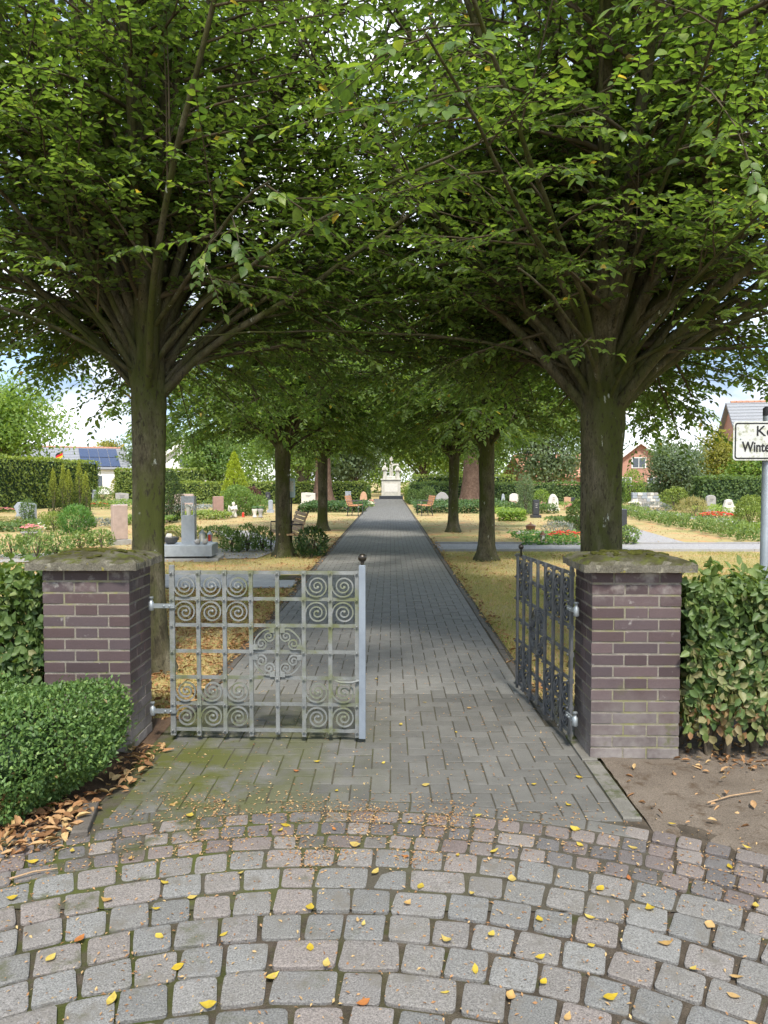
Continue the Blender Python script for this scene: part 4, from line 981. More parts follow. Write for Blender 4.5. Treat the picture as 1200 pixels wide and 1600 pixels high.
def hedge(name, label, x0, x1, y0, y1, h, m, n, leaf, seed, group='clipped hedges behind the graves'):
    g = np.random.default_rng(seed); cx, cy = (x0 + x1) / 2, (y0 + y1) / 2; w, d = x1 - x0, y1 - y0
    t = thing(name, label, 'hedge', (cx, cy, 0), 0, group)
    MB().box((0, 0, h / 2 - .1), (w - .16, d - .16, h - .1)).build('inner_growth', m_yew, t)
    ar = np.array([w * h, d * h, d * h, w * d]); face = g.choice(4, n, p=ar / ar.sum()); u, v = g.random(n), g.random(n); P = np.empty((n, 3)); O = np.empty((n, 3)); dep = g.normal(0, .035, n)
    S = {0: (np.stack([(u - .5) * w, -d / 2 + dep, v * h], 1), (0, -1, .1)), 1: (np.stack([-w / 2 + dep, (u - .5) * d, v * h], 1), (-1, 0, .1)), 2: (np.stack([w / 2 - dep, (u - .5) * d, v * h], 1), (1, 0, .1)), 3: (np.stack([(u - .5) * w, (v - .5) * d, h - np.abs(dep)], 1), (0, 0, 1))}
    for k in S: q = face == k; P[q] = S[k][0][q]; O[q] = S[k][1]
    lump = .05 * np.sin(2.1 * P[:, 0] + seed) * np.sin(3 * P[:, 2] + P[:, 1]) + .03 * np.sin(6 * (P[:, 0] + P[:, 1]) + 5 * P[:, 2]); P += O * lump[:, None]
    N = nrm(O + g.normal(0, .5, (n, 3))); D = nrm(np.cross(N, g.normal(size=(n, 3))) + .25 * O); L = leaf * g.uniform(.6, 1.3, n)
    o = add('foliage', leaf_mesh('foliage', P, D, N, L, L * .65, np.clip(g.normal(.4, .22, n) + .3 * (face == 3), 0, 1), 'quad', .2), m, t); o['kind'] = 'stuff'
    return t
hedge('tall_hedge', 'tall clipped hedge along the left side of the graveyard', -20.9, -19.6, 24, 49.5, 2.8, m_hedge_y, 15000, .16, 51)
hedge('tall_hedge', 'clipped hedge closing the left graveyard behind the yew group', -19.5, -13.4, 52, 53, 2.35, m_hedge_y, 5000, .16, 52)
hedge('low_hedge', 'low clipped hedge left of the monument path', -15.5, -1.75, 50, 51.1, 1.45, m_hedge_y, 7000, .15, 53)
hedge('low_hedge', 'low clipped hedge right of the monument path', 1.35, 15.5, 49, 50.1, 1.40, m_hedge_d, 7000, .15, 54)
hedge('low_hedge', 'yellow green hedge rising behind the right low hedge', 1.9, 9.6, 57, 58.2, 1.95, m_hedge_y, 3500, .17, 55)
hedge('low_hedge', 'short hedge block beside the monument on the left', -2.9, -1.7, 55.5, 60.5, 1.15, m_hedge_d, 1800, .14, 56)
hedge('low_hedge', 'narrow hedge edging the path right of the monument', 1.2, 1.85, 50.3, 60.5, 1.0, m_hedge_y, 1800, .14, 57)
hedge('tall_hedge', 'dark green hedge behind the headstones on the far right', 15.6, 21.5, 37, 38.4, 1.75, m_hedge_d, 4500, .13, 58)
hedge('low_hedge', 'dark hedge in front of the red roofed house on the right', 15.6, 26, 56, 57, 1.3, m_hedge_d, 3500, .16, 59)

def bg_tree(label, loc, h, w, m, seed, trunk_h=.3, n_cl=70, per=130, leaf=.22, bark=m_bark2, tr=None, shell=.5, name='tree', sz=None, group='trees behind the graveyard'):
    g = np.random.default_rng(seed); rs = random.Random(seed); t = thing(name, label, 'tree', tuple(loc), 0, group)
    tr = tr or h * .028; ch = h * (1 - trunk_h); cz = h * trunk_h + ch * .5
    d = rdir(g, n_cl); rr = shell + (1 - shell) * g.random(n_cl) ** .6; lob = 1 + .16 * np.sin(3 * d[:, 0] + seed) + .14 * np.sin(5 * d[:, 1] + 4 * d[:, 2] + seed)
    C = d * (rr * lob)[:, None] * np.array([w / 2, w / 2, ch / 2]) * .88 + np.array([0, 0, cz])
    b_ = MB(); b_.tube([(0, 0, -.1), (0, 0, h * .05), (.02 * h, 0, h * trunk_h), (0, .01 * h, h * .6), (0, 0, h * .88)], [tr * 1.5, tr * 1.1, tr, tr * .55, .02], 10)
    b_.build('trunk', bark, t); b_ = MB()
    for c in C[:: max(1, n_cl // 22)]:
        c = Vector(c); s0 = Vector((0, 0, h * rs.uniform(trunk_h * .85, .55))); b_.tube([s0, s0.lerp(c, .5) + Vector((0, 0, -.02 * h)), c], [tr * .4, tr * .22, .012], 5, False)
    o = b_.build('limbs', bark, t); o['kind'] = 'stuff'
    cl = w * .105; P = np.repeat(C, per, 0) + g.normal(size=(n_cl * per, 3)) * cl * np.array([1, 1, .72]); n = len(P)
    O = nrm(P - np.array([0, 0, cz])); N = nrm(O * .5 + g.normal(0, .55, (n, 3)) + np.array([0, 0, .5])); D = nrm(g.normal(size=(n, 3)) + np.array([0, 0, -.3])); L = leaf * 1.35 * g.uniform(.6, 1.25, n)
    tone = np.repeat(g.normal(.45, .16, n_cl), per); o = add('crown', leaf_mesh('crown', P, D, N, L, L * .6, np.clip(tone + g.normal(0, .15, n), 0, 1), 'quad', .2), m, t); o['kind'] = 'stuff'
    return t
bg_tree('light green tree rising above the tall hedge at the left edge', (-27.5, 52, 0), 9.2, 7.6, m_tree_y, 61, .2, 80, 150)
bg_tree('grey leaved tree partly hidden behind the white gable house', (-28, 88, 0), 8.5, 7, m_tree_b, 62, .2, 50, 100, .3)
bg_tree('rounded mid green tree right of the white gable house', (-13.8, 56, 0), 5.6, 4.6, m_tree_g, 63, .2, 60, 110, .2)
bg_tree('yellowing tree top showing over the grey roof', (-43, 112, 0), 7.6, 5.5, m_tree_ol, 64, .3, 40, 80, .3)
bg_tree('tree behind the low hedge and golden conifer', (-8.2, 66, 0), 9.5, 8.0, m_tree_g, 65, .22, 80, 130, .24)
bg_tree('dark bluish tree standing left of the monument', (-3.6, 72, 0), 9.0, 7.0, m_tree_b, 66, .12, 80, 130, .24)
bg_tree('bright green tree spreading behind the monument', (3.4, 78, 0), 13.0, 9.0, m_tree_y, 67, .12, 110, 140, .26)
bg_tree('pale green tree right of the monument', (9.0, 80, 0), 12.5, 9.5, m_tree_g, 68, .14, 100, 140, .26)
bg_tree('tall green tree filling the avenue end on the left', (-10, 86, 0), 14.0, 10.0, m_tree_g, 69, .15, 100, 140, .28)
bg_tree('broad green tree in the gap above the right low hedge', (13.6, 64, 0), 8.6, 7.0, m_tree_b, 70, .15, 80, 120, .24)
bg_tree('small round clipped tree with grey green leaves on the right', (17.2, 44.5, 0), 4.2, 3.3, m_tree_b, 71, .04, 80, 120, .13, name='round_tree')
bg_tree('yellowing tree beside the round grey green tree', (21.0, 47, 0), 4.6, 3.5, m_tree_ol, 72, .1, 60, 110, .15)
bg_tree('fresh green tree at right behind the sign pole', (21.5, 43, 0), 3.7, 3.6, m_tree_y, 73, .08, 60, 110, .15)
bg_tree('green tree crown in the distance right of the brick house', (33, 70, 0), 6.5, 6.0, m_tree_g, 74, .1, 50, 100, .25)
def woods(label, x0, x1, y, d, h, m, n, seed):
    g = np.random.default_rng(seed); nc = n // 60; C = np.stack([g.uniform(x0, x1, nc), g.uniform(y, y + d, nc), h * g.random(nc) ** .7], 1); C[:, 2] *= .75 + .25 * np.sin(C[:, 0] * .7 + seed) 
    P = np.repeat(C, 60, 0) + g.normal(0, .75, (nc * 60, 3)); k = len(P); P[:, 2] = np.maximum(.05, P[:, 2]); L = g.uniform(.25, .5, k)
    o = add('distant_woodland', leaf_mesh('distant_woodland', P, rdir(g, k), nrm(g.normal(0, .6, (k, 3)) + np.array([0, -.5, .7])), L, L * .6, np.clip(np.repeat(g.normal(.45, .2, nc), 60) + g.normal(0, .12, k), 0, 1), 'quad'), m); tag(o, label, 'woodland', kind='stuff')
woods('green wood closing the view behind the monument', -21, 15, 92, 9, 19, m_tree_y, 54000, 5)
# two big reddish trunks behind the avenue: tall conifers
for x, y, sd, lb in ((-4.35, 47.5, 1, 'huge conifer with reddish trunk left of the path'), (5.15, 47, 2, 'huge conifer with reddish trunk right of the path')):
    t = thing('redwood_tree', lb, 'tree', (x, y, 0), 0, 'pair of huge conifers'); me = trunk_mesh(([Vector((0, 0, z)) for z in (-.1, .15, .5, 1.1, 2, 4, 8, 14, 20)], [.98, .84, .68, .58, .50, .45, .36, .2, .04]), 20, .12, sd)
    add('trunk', me, m_redbark, t); g = np.random.default_rng(sd); n = 11000
    u = g.random(n) ** .8; a = g.uniform(0, 6.283, n); r = (1 - u) * 3.6 * np.sqrt(g.random(n)) + .3
    P = np.stack([r * np.cos(a), r * np.sin(a), 4.6 + 15.5 * u - .12 * r ** 1.3], 1); D = nrm(np.stack([np.cos(a), np.sin(a), -.4 + 0 * a], 1) + g.normal(0, .4, (n, 3))); N = nrm(g.normal(0, .4, (n, 3)) + np.array([0, 0, 1]))
    L = g.uniform(.2, .45, n); o = add('crown', leaf_mesh('crown', P, D, N, L, L * .35, g.random(n), 'quad'), m_tree_g, t); o['kind'] = 'stuff'
    b_ = MB()
    for k in range(46):
        aa = k * 2.4; z = 5 + 14 * k / 46; ln = 3.4 * (1 - k / 46) + .3; b_.tube([(0, 0, z), (math.cos(aa) * ln * .6, math.sin(aa) * ln * .6, z + .1), (math.cos(aa) * ln, math.sin(aa) * ln, z - .3)], [.07, .04, .015], 5, False)
    o = b_.build('limbs', m_redbark, t); o['kind'] = 'stuff'

# ------------------------------------------------------------------ graves and graveyard furniture
def headstone(label, px, py, w, h, t_, shape, m, rz=0, plinth=True, m2=None, lines=0, group='headstones', seed=0):
    p = gp(px, py); t = thing('headstone', label, 'gravestone', p, rz, group); rs = random.Random(seed); z0 = .1 if plinth else -.03; hh = h
    if plinth: MB().bprism([(-w / 2 - .06, -t_ / 2 - .06), (w / 2 + .06, -t_ / 2 - .06), (w / 2 + .06, t_ / 2 + .06), (-w / 2 - .06, t_ / 2 + .06)], -.05, .10, .012).build('plinth', m2 or m, t)
    if shape == 'slab': pr = [(-w / 2, z0), (w / 2, z0), (w / 2, hh), (-w / 2, hh)]
    elif shape == 'slant': pr = [(-w / 2, z0), (w / 2, z0), (w / 2, hh * .93), (-w * .1, hh), (-w / 2, hh * .97)]
    elif shape == 'round': pr = [(-w / 2, z0), (w / 2, z0), (w / 2, hh - w * .35)] + [(w / 2 * math.cos(R(a)), hh - w * .35 + w * .35 * math.sin(R(a))) for a in range(20, 180, 20)] + [(-w / 2, hh - w * .35)]
    elif shape == 'taper': pr = [(-w / 2, z0), (w / 2, z0), (w * .42, hh * .6), (w * .22, hh * .97), (-.05 * w, hh), (-w * .30, hh * .93), (-w * .46, hh * .5)]
    elif shape == 'wave': pr = [(-w * .4, z0), (w / 2, z0), (w / 2, hh * .9), (w * .2, hh), (-w * .3, hh * .98), (-w / 2, hh * .8), (-w * .36, hh * .5), (-w / 2, hh * .25)]
    else:
        pr = [(-w / 2, z0), (w / 2, z0)] + [(w / 2 * math.cos(R(a)) * rs.uniform(.9, 1.08), z0 + (hh - z0) * (.35 + .65 * math.sin(R(a)) * rs.uniform(.92, 1.0))) for a in range(10, 180, 22)]
    st = MB().slab(pr, t_, min(.02, t_ * .15)).build('stone', m, t)
    if lines:
        b_ = MB()
        for k in range(lines):
            ww = w * rs.uniform(.2, .42); b_.box((rs.uniform(-.03, .03) * w, -t_ / 2 - .002, hh * (.76 - .10 * k)), (ww, .006, .022))
        b_.build('inscription', m_dmet if m is not m_granite_k else m_granite_g, st)
    return t
headstone('red brown headstone at the foot of the tall hedge, far left', 27, 790, .85, .70, .2, 'slab', m_granite_r)
headstone('wavy grey headstone wrapped by a weeping shrub on the left', 40, 821, .80, .82, .18, 'wave', m_granite_b, R(-12))
headstone('narrow pale upright stone behind the weeping shrub grave', 60, 791, .34, .85, .2, 'rough', m_granite_l, seed=3)
headstone('slim grey headstone behind the yew group', 148, 788, .30, .95, .16, 'slab', m_granite_b)
headstone('pale headstone with slanting top left of the near trunk', 191, 790, .78, .80, .2, 'slant', m_granite_g, R(20), lines=2)
headstone('pink polished stele on a plinth beside the left trunk', 187, 849, .36, .96, .20, 'slab', m_granite_p, R(38), m2=m_granite_g)
headstone('pair stone of brown and grey granite behind the lantern grave', 341, 808, .44, .88, .2, 'slab', m_granite_r, R(25), m2=m_granite_g)
headstone('wide reddish stone half hidden behind the lantern column', 288, 797, 1.0, .85, .2, 'slab', m_granite_p)
headstone('small black headstone before the low hedge on the left', 419, 789, .32, .82, .15, 'slab', m_granite_k, lines=2)
headstone('small pale blue stone right of the flower vases', 423, 800, .22, .60, .14, 'round', m_granite_b)
headstone('broad pinkish stone left of the huge reddish trunk', 482, 789, .90, .80, .22, 'slant', m_granite_l, lines=2)
headstone('grey slab headstone behind the left orange bench', 544, 788, .38, .85, .16, 'slab', m_granite_b)
headstone('orange sandstone headstone with flowers left of the path end', 568, 789, .46, .88, .18, 'rough', m_sand, seed=5)
headstone('big grey boulder gravestone right of the path', 691, 790, .86, .88, .4, 'rough', m_granite_g, plinth=False, seed=9)
headstone('small dark grey stone near the white one right of the trees', 786, 792, .24, .78, .15, 'taper', m_granite_b)
headstone('white rounded stone behind pink flowers on the right', 803, 792, .55, .80, .16, 'round', m_granite_l)
headstone('black upright headstone beside the slim dark cypress', 837, 808, .28, .74, .14, 'slab', m_granite_k, R(15), lines=3)
headstone('pinkish rounded boulder headstone right of the cypress', 864, 797, .54, .86, .22, 'rough', m_granite_l, seed=12, lines=3)
headstone('tan wooden grave marker left of a small black stone', 887, 795, .42, .66, .1, 'slant', m_sand, plinth=False)
headstone('small black stone left of the large right trunk', 895, 795, .26, .62, .12, 'slab', m_granite_k)
headstone('dark grey upright stone just right of the large right trunk', 973, 837, .17, .75, .22, 'slab', m_granite_k)
headstone('tall grey headstone in front of the dark right hedge', 1093, 797, .36, .86, .18, 'rough', m_granite_b, seed=15)
headstone('grey rounded headstone beside red begonias on the right', 1110, 800, .46, .84, .2, 'round', m_granite_g, lines=2)
headstone('pale tapered headstone with short lettering on the far right', 1138, 804, .52, .70, .2, 'taper', m_granite_l, lines=2)
headstone('white low stone beside the boulder gravestone on the right', 727, 788, .55, .55, .16, 'round', m_granite_l)

# natural stone wall grave
p = gp(1007, 792); t = thing('stone_wall', 'low natural stone wall behind the white flower bowl on the right', 'wall', p); rs = random.Random(3)
for r_ in range(5):
    x = -.75
    while x < .7:
        w = rs.uniform(.18, .36); MB().bprism([(0, -.14), (w - .015, -.14), (w - .015, .14), (0, .14)], 0, .165, .02, bottom=True).build('stone', rs.choice((m_granite_g, m_granite_l, m_granite_b)), t, (x, rs.uniform(-.02, .02), -.02 + r_ * .175)); x += w

# lantern grave monument
LX, LY = gp(300, 871).x, 14.6
t = thing('lantern_monument', 'blue grey grave plinth with tall lantern column, left lawn', 'grave monument', (LX, LY, 0), R(4))
MB().bprism([(-.60, -.42), (.60, -.42), (.60, .42), (-.60, .42)], -.04, .035, .01).build('base_slab', m_granite_g, t, (.02, .05, 0))
MB().bprism([(-.50, -.36), (.50, -.36), (.50, .36), (-.50, .36)], .075, .30, .015, bottom=True).build('plinth', m_granite_b, t)
MB().box((0, .02, .05), (.8, .6, .07)).build('foot', m_granite_k, t)
c = MB().bprism([(-.13, -.11), (.13, -.11), (.13, .11), (-.13, .11)], .30, .86, .008).build('column', m_granite_b, t, (-.02, .08, 0))
for sx in (-1, 1):
    for sy in (-1, 1): MB().box((sx * .118, sy * .098, .985), (.024, .024, .25)).build('lantern_post', m_granite_b, c)
MB().bprism([(-.13, -.11), (.13, -.11), (.13, .11), (-.13, .11)], 1.11, 1.24, .008, bottom=True).build('lantern_top', m_granite_b, c)
MB().lathe([(.04, .86), (.045, .90), (.045, 1.02), (.02, 1.05)], 12).build('candle', m_glass, c)
p0 = Vector((LX, LY, .30))
t = thing('flower_bowl', 'dark bowl with a wreath on the lantern grave plinth', 'bowl', p0 + Vector((-.34, -.10, 0)))
MB().lathe([(.07, 0), (.12, .03), (.15, .12), (.16, .14), (.14, .13)], 16).build('bowl', m_pot, t)
MB().tube([(.14 * math.cos(R(a)), .02, .10 + .15 * math.sin(R(a))) for a in range(-10, 200, 15)], .022, 7).build('wreath', m_straw, t)
MB().blob((-.02, -.04, .15), (.07, .06, .06), 9, 6, .2, 3).build('ornament', m_granite_l, t)
def lantern(label, loc, h, m_body, m_gl, r=.06):
    t = thing('grave_lantern', label, 'lantern', loc, 0, 'grave lanterns')
    MB().lathe([(r * 1.2, 0), (r * 1.2, .1 * h), (r, .14 * h)], 10).build('base', m_body, t)
    MB().lathe([(r * .85, .14 * h), (r * .9, .7 * h)], 10).build('glass', m_gl, t)
    b_ = MB()
    for k in range(4): b_.box((r * math.cos(k * PI / 2 + .78), r * math.sin(k * PI / 2 + .78), .42 * h), (.014, .014, .58 * h))
    b_.build('posts', m_body, t)
    MB().lathe([(r * 1.25, .70 * h), (r * .8, .82 * h), (r * .3, .92 * h), (r * .2, h)], 10).build('roof', m_body, t)
lantern('glass grave lantern standing on the lantern grave plinth', p0 + Vector((.25, .05, 0)), .28, m_galv, m_glass)
lantern('small lantern with reddish glass behind the lantern grave', gp(328, 848) , .30, m_galv, m_redglass)
for q_, lb in ((.22, 'round stone ornament on the plinth, left one of two'), (.37, 'round stone ornament on the plinth, right one of two')):
    t = thing('stone_ornament', lb, 'ornament', p0 + Vector((q_, -.22, 0)), 0, 'plinth ornaments'); b_ = MB(); b_.blob((0, 0, .055), (.06, .055, .055), 10, 7, .12, int(q_ * 100)); b_.build('stone', m_granite_g, t)
MB().tube([(0, 0, 0), (.9, .9, .05)], .05, 8)
lantern('copper grave lantern beside red begonias on the right', gp(848, 850) + Vector((0, 0, -.01)), .33, m_copper, m_glass, .07)
t = thing('bronze_lamp', 'low bronze lamp with wide roof on a flat slab, right lawn', 'lantern', gp(829, 832))
MB().box((.02, .05, .0), (.9, .5, .06)).build('slab', m_granite_g, t); MB().lathe([(.10, .03), (.10, .06), (.13, .08), (.15, .20)], 12).build('bowl', m_copper, t)
MB().lathe([(.17, .20), (.10, .24), (.03, .26), (.02, .31)], 12).build('roof', m_copper, t)
lantern('small red candle lantern near the hosta bed on the right', gp(796, 811), .24, m_dmet, m_redglass)
lantern('small red candle before the white angel figure', gp(380, 808), .22, m_redglass, m_redglass, .05)

# white angel figure and vases
p = gp(365, 808); t = thing('angel_statue', 'small white praying figure among the left graves', 'statue', p, R(30)); b_ = MB()
b_.lathe([(.15, 0), (.16, .06), (.12, .16), (.11, .28), (.13, .38), (.10, .44), (.05, .47), (.045, .49), (.07, .53), (.075, .58), (.05, .63), (.01, .65)], 14, sy=.8)
b_.tube([(-.11, -.02, .40), (-.12, -.08, .32), (-.02, -.13, .35)], [.04, .035, .025], 8); b_.tube([(.11, -.02, .40), (.12, -.08, .32), (.02, -.13, .35)], [.04, .035, .025], 8)
b_.build('figure', m_granite_l, t); b_ = MB()
for s_ in (-1, 1): b_.tube([(s_ * .04, .08, .36), (s_ * .15, .12, .46), (s_ * .17, .12, .30), (s_ * .10, .10, .18)], [.03, .06, .05, .01], 8)
b_.build('wings', m_granite_l, t)
for px, lb in ((398, 'white stone vase right of the angel figure'), (407, 'grey stone vase right of the white vase')):
    t = thing('stone_vase', lb, 'vase', gp(px, 808), 0, 'grave vases')
    MB().lathe([(.10, 0), (.10, .04), (.06, .10), (.10, .22), (.13, .34), (.11, .36)], 14).build('vase', m_granite_l if px == 398 else m_granite_g, t)
    MB().blob((0, 0, .40), (.14, .13, .07), 10, 6, .25, px).build('planting', m_laurel, t)

# flowers
def flowers(name, label, loc, w, d, h, m, n, leaf=.06, seed=0, green=m_laurel, bowl=False):
    g = np.random.default_rng(seed + 300); t = thing(name, label, 'flowers', tuple(loc), 0, 'planted flowers'); z0 = 0
    if bowl:
        MB().lathe([(w * .22, 0), (w * .30, .03), (w * .48, bowl * .8), (w * .52, bowl), (w * .46, bowl * .95)], 18).build('bowl', m_granite_g, t); z0 = bowl * .85
    def pts(n, lo): a = g.uniform(0, 6.283, n); r = np.sqrt(g.random(n)); return np.stack([r * np.cos(a) * w / 2, r * np.sin(a) * d / 2, z0 + h * (1 - .5 * r * r) * g.uniform(lo, 1, n)], 1)
    k = n * 2; P = pts(k, .1); N = nrm(g.normal(0, .5, (k, 3)) + np.array([0, -.2, 1])); D = rdir(g, k); L = leaf * 1.2 * g.uniform(.7, 1.3, k)
    o = add('foliage', leaf_mesh('foliage', P, D, N, L, L * .6, g.random(k), 'quad'), green, t); o['kind'] = 'stuff'
    P = pts(n, .75) + np.array([0, 0, .03]); P = np.repeat(P, 5, 0); a = np.tile(np.arange(5) * 1.2566, n); D = nrm(np.stack([np.cos(a), np.sin(a), .35 + 0 * a], 1) + g.normal(0, .12, (5 * n, 3))); N = nrm(g.normal(0, .2, (5 * n, 3)) + np.array([0, -.5, 1]))
    o = add('blossoms', leaf_mesh('blossoms', P, D, N, leaf * .62, leaf * .55, np.repeat(g.random(n), 5), 'quad', .05), m, t); o['kind'] = 'stuff'
    return t
flowers('flower_bowl', 'grey stone bowl of pink flowers on the left lawn', gp(50, 841), .56, .56, .22, m_pink, 60, .06, 1, bowl=.18)
flowers('white_flowers', 'white blossoms spilling beside the pink flower bowl', gp(62, 838), .36, .3, .38, m_white, 30, .05, 2)
flowers('red_flower_bed', 'bed of red flowers in front of the hedge on the left', gp(155, 792), 1.25, .5, .28, m_red, 160, .08, 3)
flowers('red_begonias', 'red begonia bed left of the large right trunk', gp(882, 846), 1.05, .8, .26, m_red, 60, .075, 4)
flowers('red_begonias', 'row of red begonias before the pale headstones, far right', gp(1118, 812), 1.7, .5, .30, m_red, 150, .08, 5)
flowers('white_flower_bowl', 'bowl of white flowers before the natural stone wall', gp(991, 793), .62, .62, .25, m_white, 90, .07, 6, bowl=.14)
flowers('pink_flowers', 'pink flowers in front of the white rounded stone', gp(800, 796), .9, .5, .45, m_pink, 90, .08, 7)
flowers('pink_flowers', 'pink flowers beside the rounded boulder headstone', gp(846, 797), .5, .4, .45, m_pink, 40, .08, 8)
flowers('pink_flowers', 'pink flowers beside the small black stone by the trunk', gp(891, 800), .5, .4, .40, m_pink, 40, .08, 9)
flowers('grave_bouquet', 'white and pink bouquet before the orange sandstone headstone', gp(573, 792), .85, .5, .35, m_white, 60, .09, 10)
flowers('pink_flowers', 'few pink blossoms beside the sandstone bouquet', gp(580, 791), .45, .4, .42, m_pink, 30, .09, 11)
flowers('white_flowers', 'white lilies beside the pale tapered headstone', gp(1152, 810), .55, .4, .5, m_white, 40, .08, 12)
flowers('pink_ground_flowers', 'low pink flowers on the far left grave', gp(8, 800), 1.0, .5, .2, m_pink, 60, .07, 13)

# shrubs left
for i, (dx, dy, hh, ww) in enumerate(((-.78, 0, 2.0, .46), (-.42, .25, 2.2, .44), (.0, -.1, 1.95, .48), (.36, .2, 2.4, .50), (.76, -.05, 1.85, .44))):
    c = gp(110, 803); shrub('columnar_yew', '%s column of the golden tipped yew group on the left' % ('leftmost', 'second', 'middle', 'fourth and tallest', 'rightmost')[i], 'shrub', (c.x + dx, c.y + dy, 0), ww, hh, m_yew_y, 'spire', 2600, .07, 200 + i, 'golden yew columns', ratio=.3)
shrub('purple_maple', 'dark purple shrub in front of the tall hedge', 'shrub', gp(58, 791), 1.6, 1.4, m_purple, 'ball', 1800, .10, 211)
shrub('juniper', 'fresh green spreading conifer left of the pink stele', 'shrub', gp(120, 833), .95, .78, m_jun, 'ball', 2600, .09, 212, ratio=.3)
shrub('low_shrub', 'yellowish low shrub left of the fresh green conifer', 'shrub', gp(84, 829), .62, .55, m_hedge_y, 'ball', 900, .06, 213)
shrub('weeping_shrub', 'small weeping shrub hanging over the wavy grey stone', 'shrub', gp(43, 823), .50, .92, m_hedge_d, 'column', 1400, .07, 214, ratio=.4, flop=1.4)
shrub('rose_shrub', 'red and green shrub beside the left trunk', 'shrub', gp(187, 778), 1.6, 1.9, m_tree_ol, 'ball', 1500, .12, 215)
shrub('round_shrub', 'grey green shrub behind the yew group', 'shrub', gp(161, 790), 1.1, 1.15, m_tree_g, 'ball', 1200, .09, 216)
shrub('dark_yew', 'dense dark yew right of the left trunk', 'shrub', gp(265, 815), .98, 1.85, m_yew, 'ball', 5200, .075, 217, ratio=.35)
shrub('golden_thuja', 'bright golden cone conifer behind the rhododendron', 'shrub', gp(367, 790), 2.15, 3.15, m_thuja, 'cone', 5200, .13, 218, ratio=.4)
shrub('rhododendron', 'broad rhododendron bush behind the angel figure', 'shrub', gp(372, 805), 1.6, 1.25, m_tree_g, 'ball', 2600, .11, 219)
shrub('red_shrub', 'reddish leaved shrub behind the rhododendron', 'shrub', gp(394, 793), 1.1, 1.15, m_purple, 'ball', 900, .10, 220)
shrub('round_shrub', 'round green shrub right of the rhododendron', 'shrub', gp(402, 803), .95, .85, m_tree_g, 'ball', 1200, .08, 221)
shrub('dark_laurel', 'dark laurel bush at the path edge by the bench', 'shrub', gp(487, 869), .66, .55, m_laurel_d, 'ball', 700, .095, 222, ratio=.42)
for i, (px, py, w, h, lb) in enumerate(((20, 870, .75, .42, 'leafy laurel plant at the left edge before the flower bowl'), (58, 869, .75, .45, 'leafy laurel plant second from the left edge'), (88, 867, .6, .46, 'leafy laurel plant above the left pillar cap'),
                                        (125, 857, .6, .36, 'leafy laurel plant below the fresh green conifer'), (158, 855, .6, .38, 'leafy laurel plant left of the near left trunk'),
                                        (362, 861, .55, .42, 'laurel plant right of the lantern grave'), (386, 860, .55, .55, 'laurel plant in the middle of the row by the bench'), (410, 859, .55, .48, 'laurel plant next to the bench leg'))):
    shrub('laurel_plant', lb, 'plant', gp(px, py), w, h, m_laurel, 'ball', 420, .085, 230 + i, 'young laurel plants', ratio=.4)
for i, (px, py, w, h, m, lb) in enumerate(((12, 825, 1.2, .35, m_straw, 'pale ground cover at the far left grave'), (95, 812, 2.0, .3, m_hedge_y, 'yellow ground cover in front of the yew group'), (150, 822, 1.3, .25, m_grey_l, 'silvery ground cover right of the fresh green conifer'),
                                           (285, 838, 1.3, .28, m_hedge_y, 'low heather plants behind the lantern grave'), (340, 838, .9, .26, m_hedge_d, 'low green plants right of the lantern column'))):
    shrub('ground_cover', lb, 'plant', gp(px, py), w, h, m, 'low', 900, .06, 250 + i, 'grave plantings', depth=.7)
# ground cover strips of ivy (x0, x1, y0, y1)
def strip(name, label, x0, x1, y0, y1, h, m, n, leaf, seed):
    g = np.random.default_rng(seed); P = np.stack([g.uniform(x0, x1, n), g.uniform(y0, y1, n), h * (.35 + .65 * g.random(n) ** .5)], 1); P[:, 2] += .06 * np.sin(2.3 * P[:, 0] + seed) * np.sin(1.9 * P[:, 1]) ; P[:, 2] = np.maximum(.02, P[:, 2])
    k = g.random(n) < .25; P[k, 1] = y0 + g.normal(0, .05, k.sum()); P[k, 2] *= g.random(k.sum())
    N = nrm(g.normal(0, .5, (n, 3)) + np.array([0, -.35, 1])); D = rdir(g, n) * np.array([1, 1, .4]); L = leaf * g.uniform(.7, 1.3, n)
    o = add(name, leaf_mesh(name, P, D, N, L, L * .7, g.random(n), 'quad'), m); return tag(o, label, 'ground cover', kind='stuff')
strip('ivy', 'dark ivy ground cover left of the path before the low hedge', -4.6, -1.25, 36.5, 43, .38, m_ivy, 5200, .11, 71)
strip('ivy', 'dark ivy ground cover right of the path around the reddish trunk', 1.2, 6.6, 35.5, 46, .40, m_ivy, 7500, .11, 72)
strip('hosta_bed', 'bright green low hosta bed right of the avenue', 4.25, 5.3, 28.6, 30.4, .40, m_tree_y, 1300, .12, 73)
strip('ivy', 'green ground cover behind the hosta bed', 5.1, 8.0, 35, 38, .40, m_hedge_d, 2600, .11, 74)
strip('bedding_plants', 'green leaves of the begonia bed left of the right trunk', 3.2, 4.9, 17.9, 20.2, .18, m_jun, 1500, .07, 75)
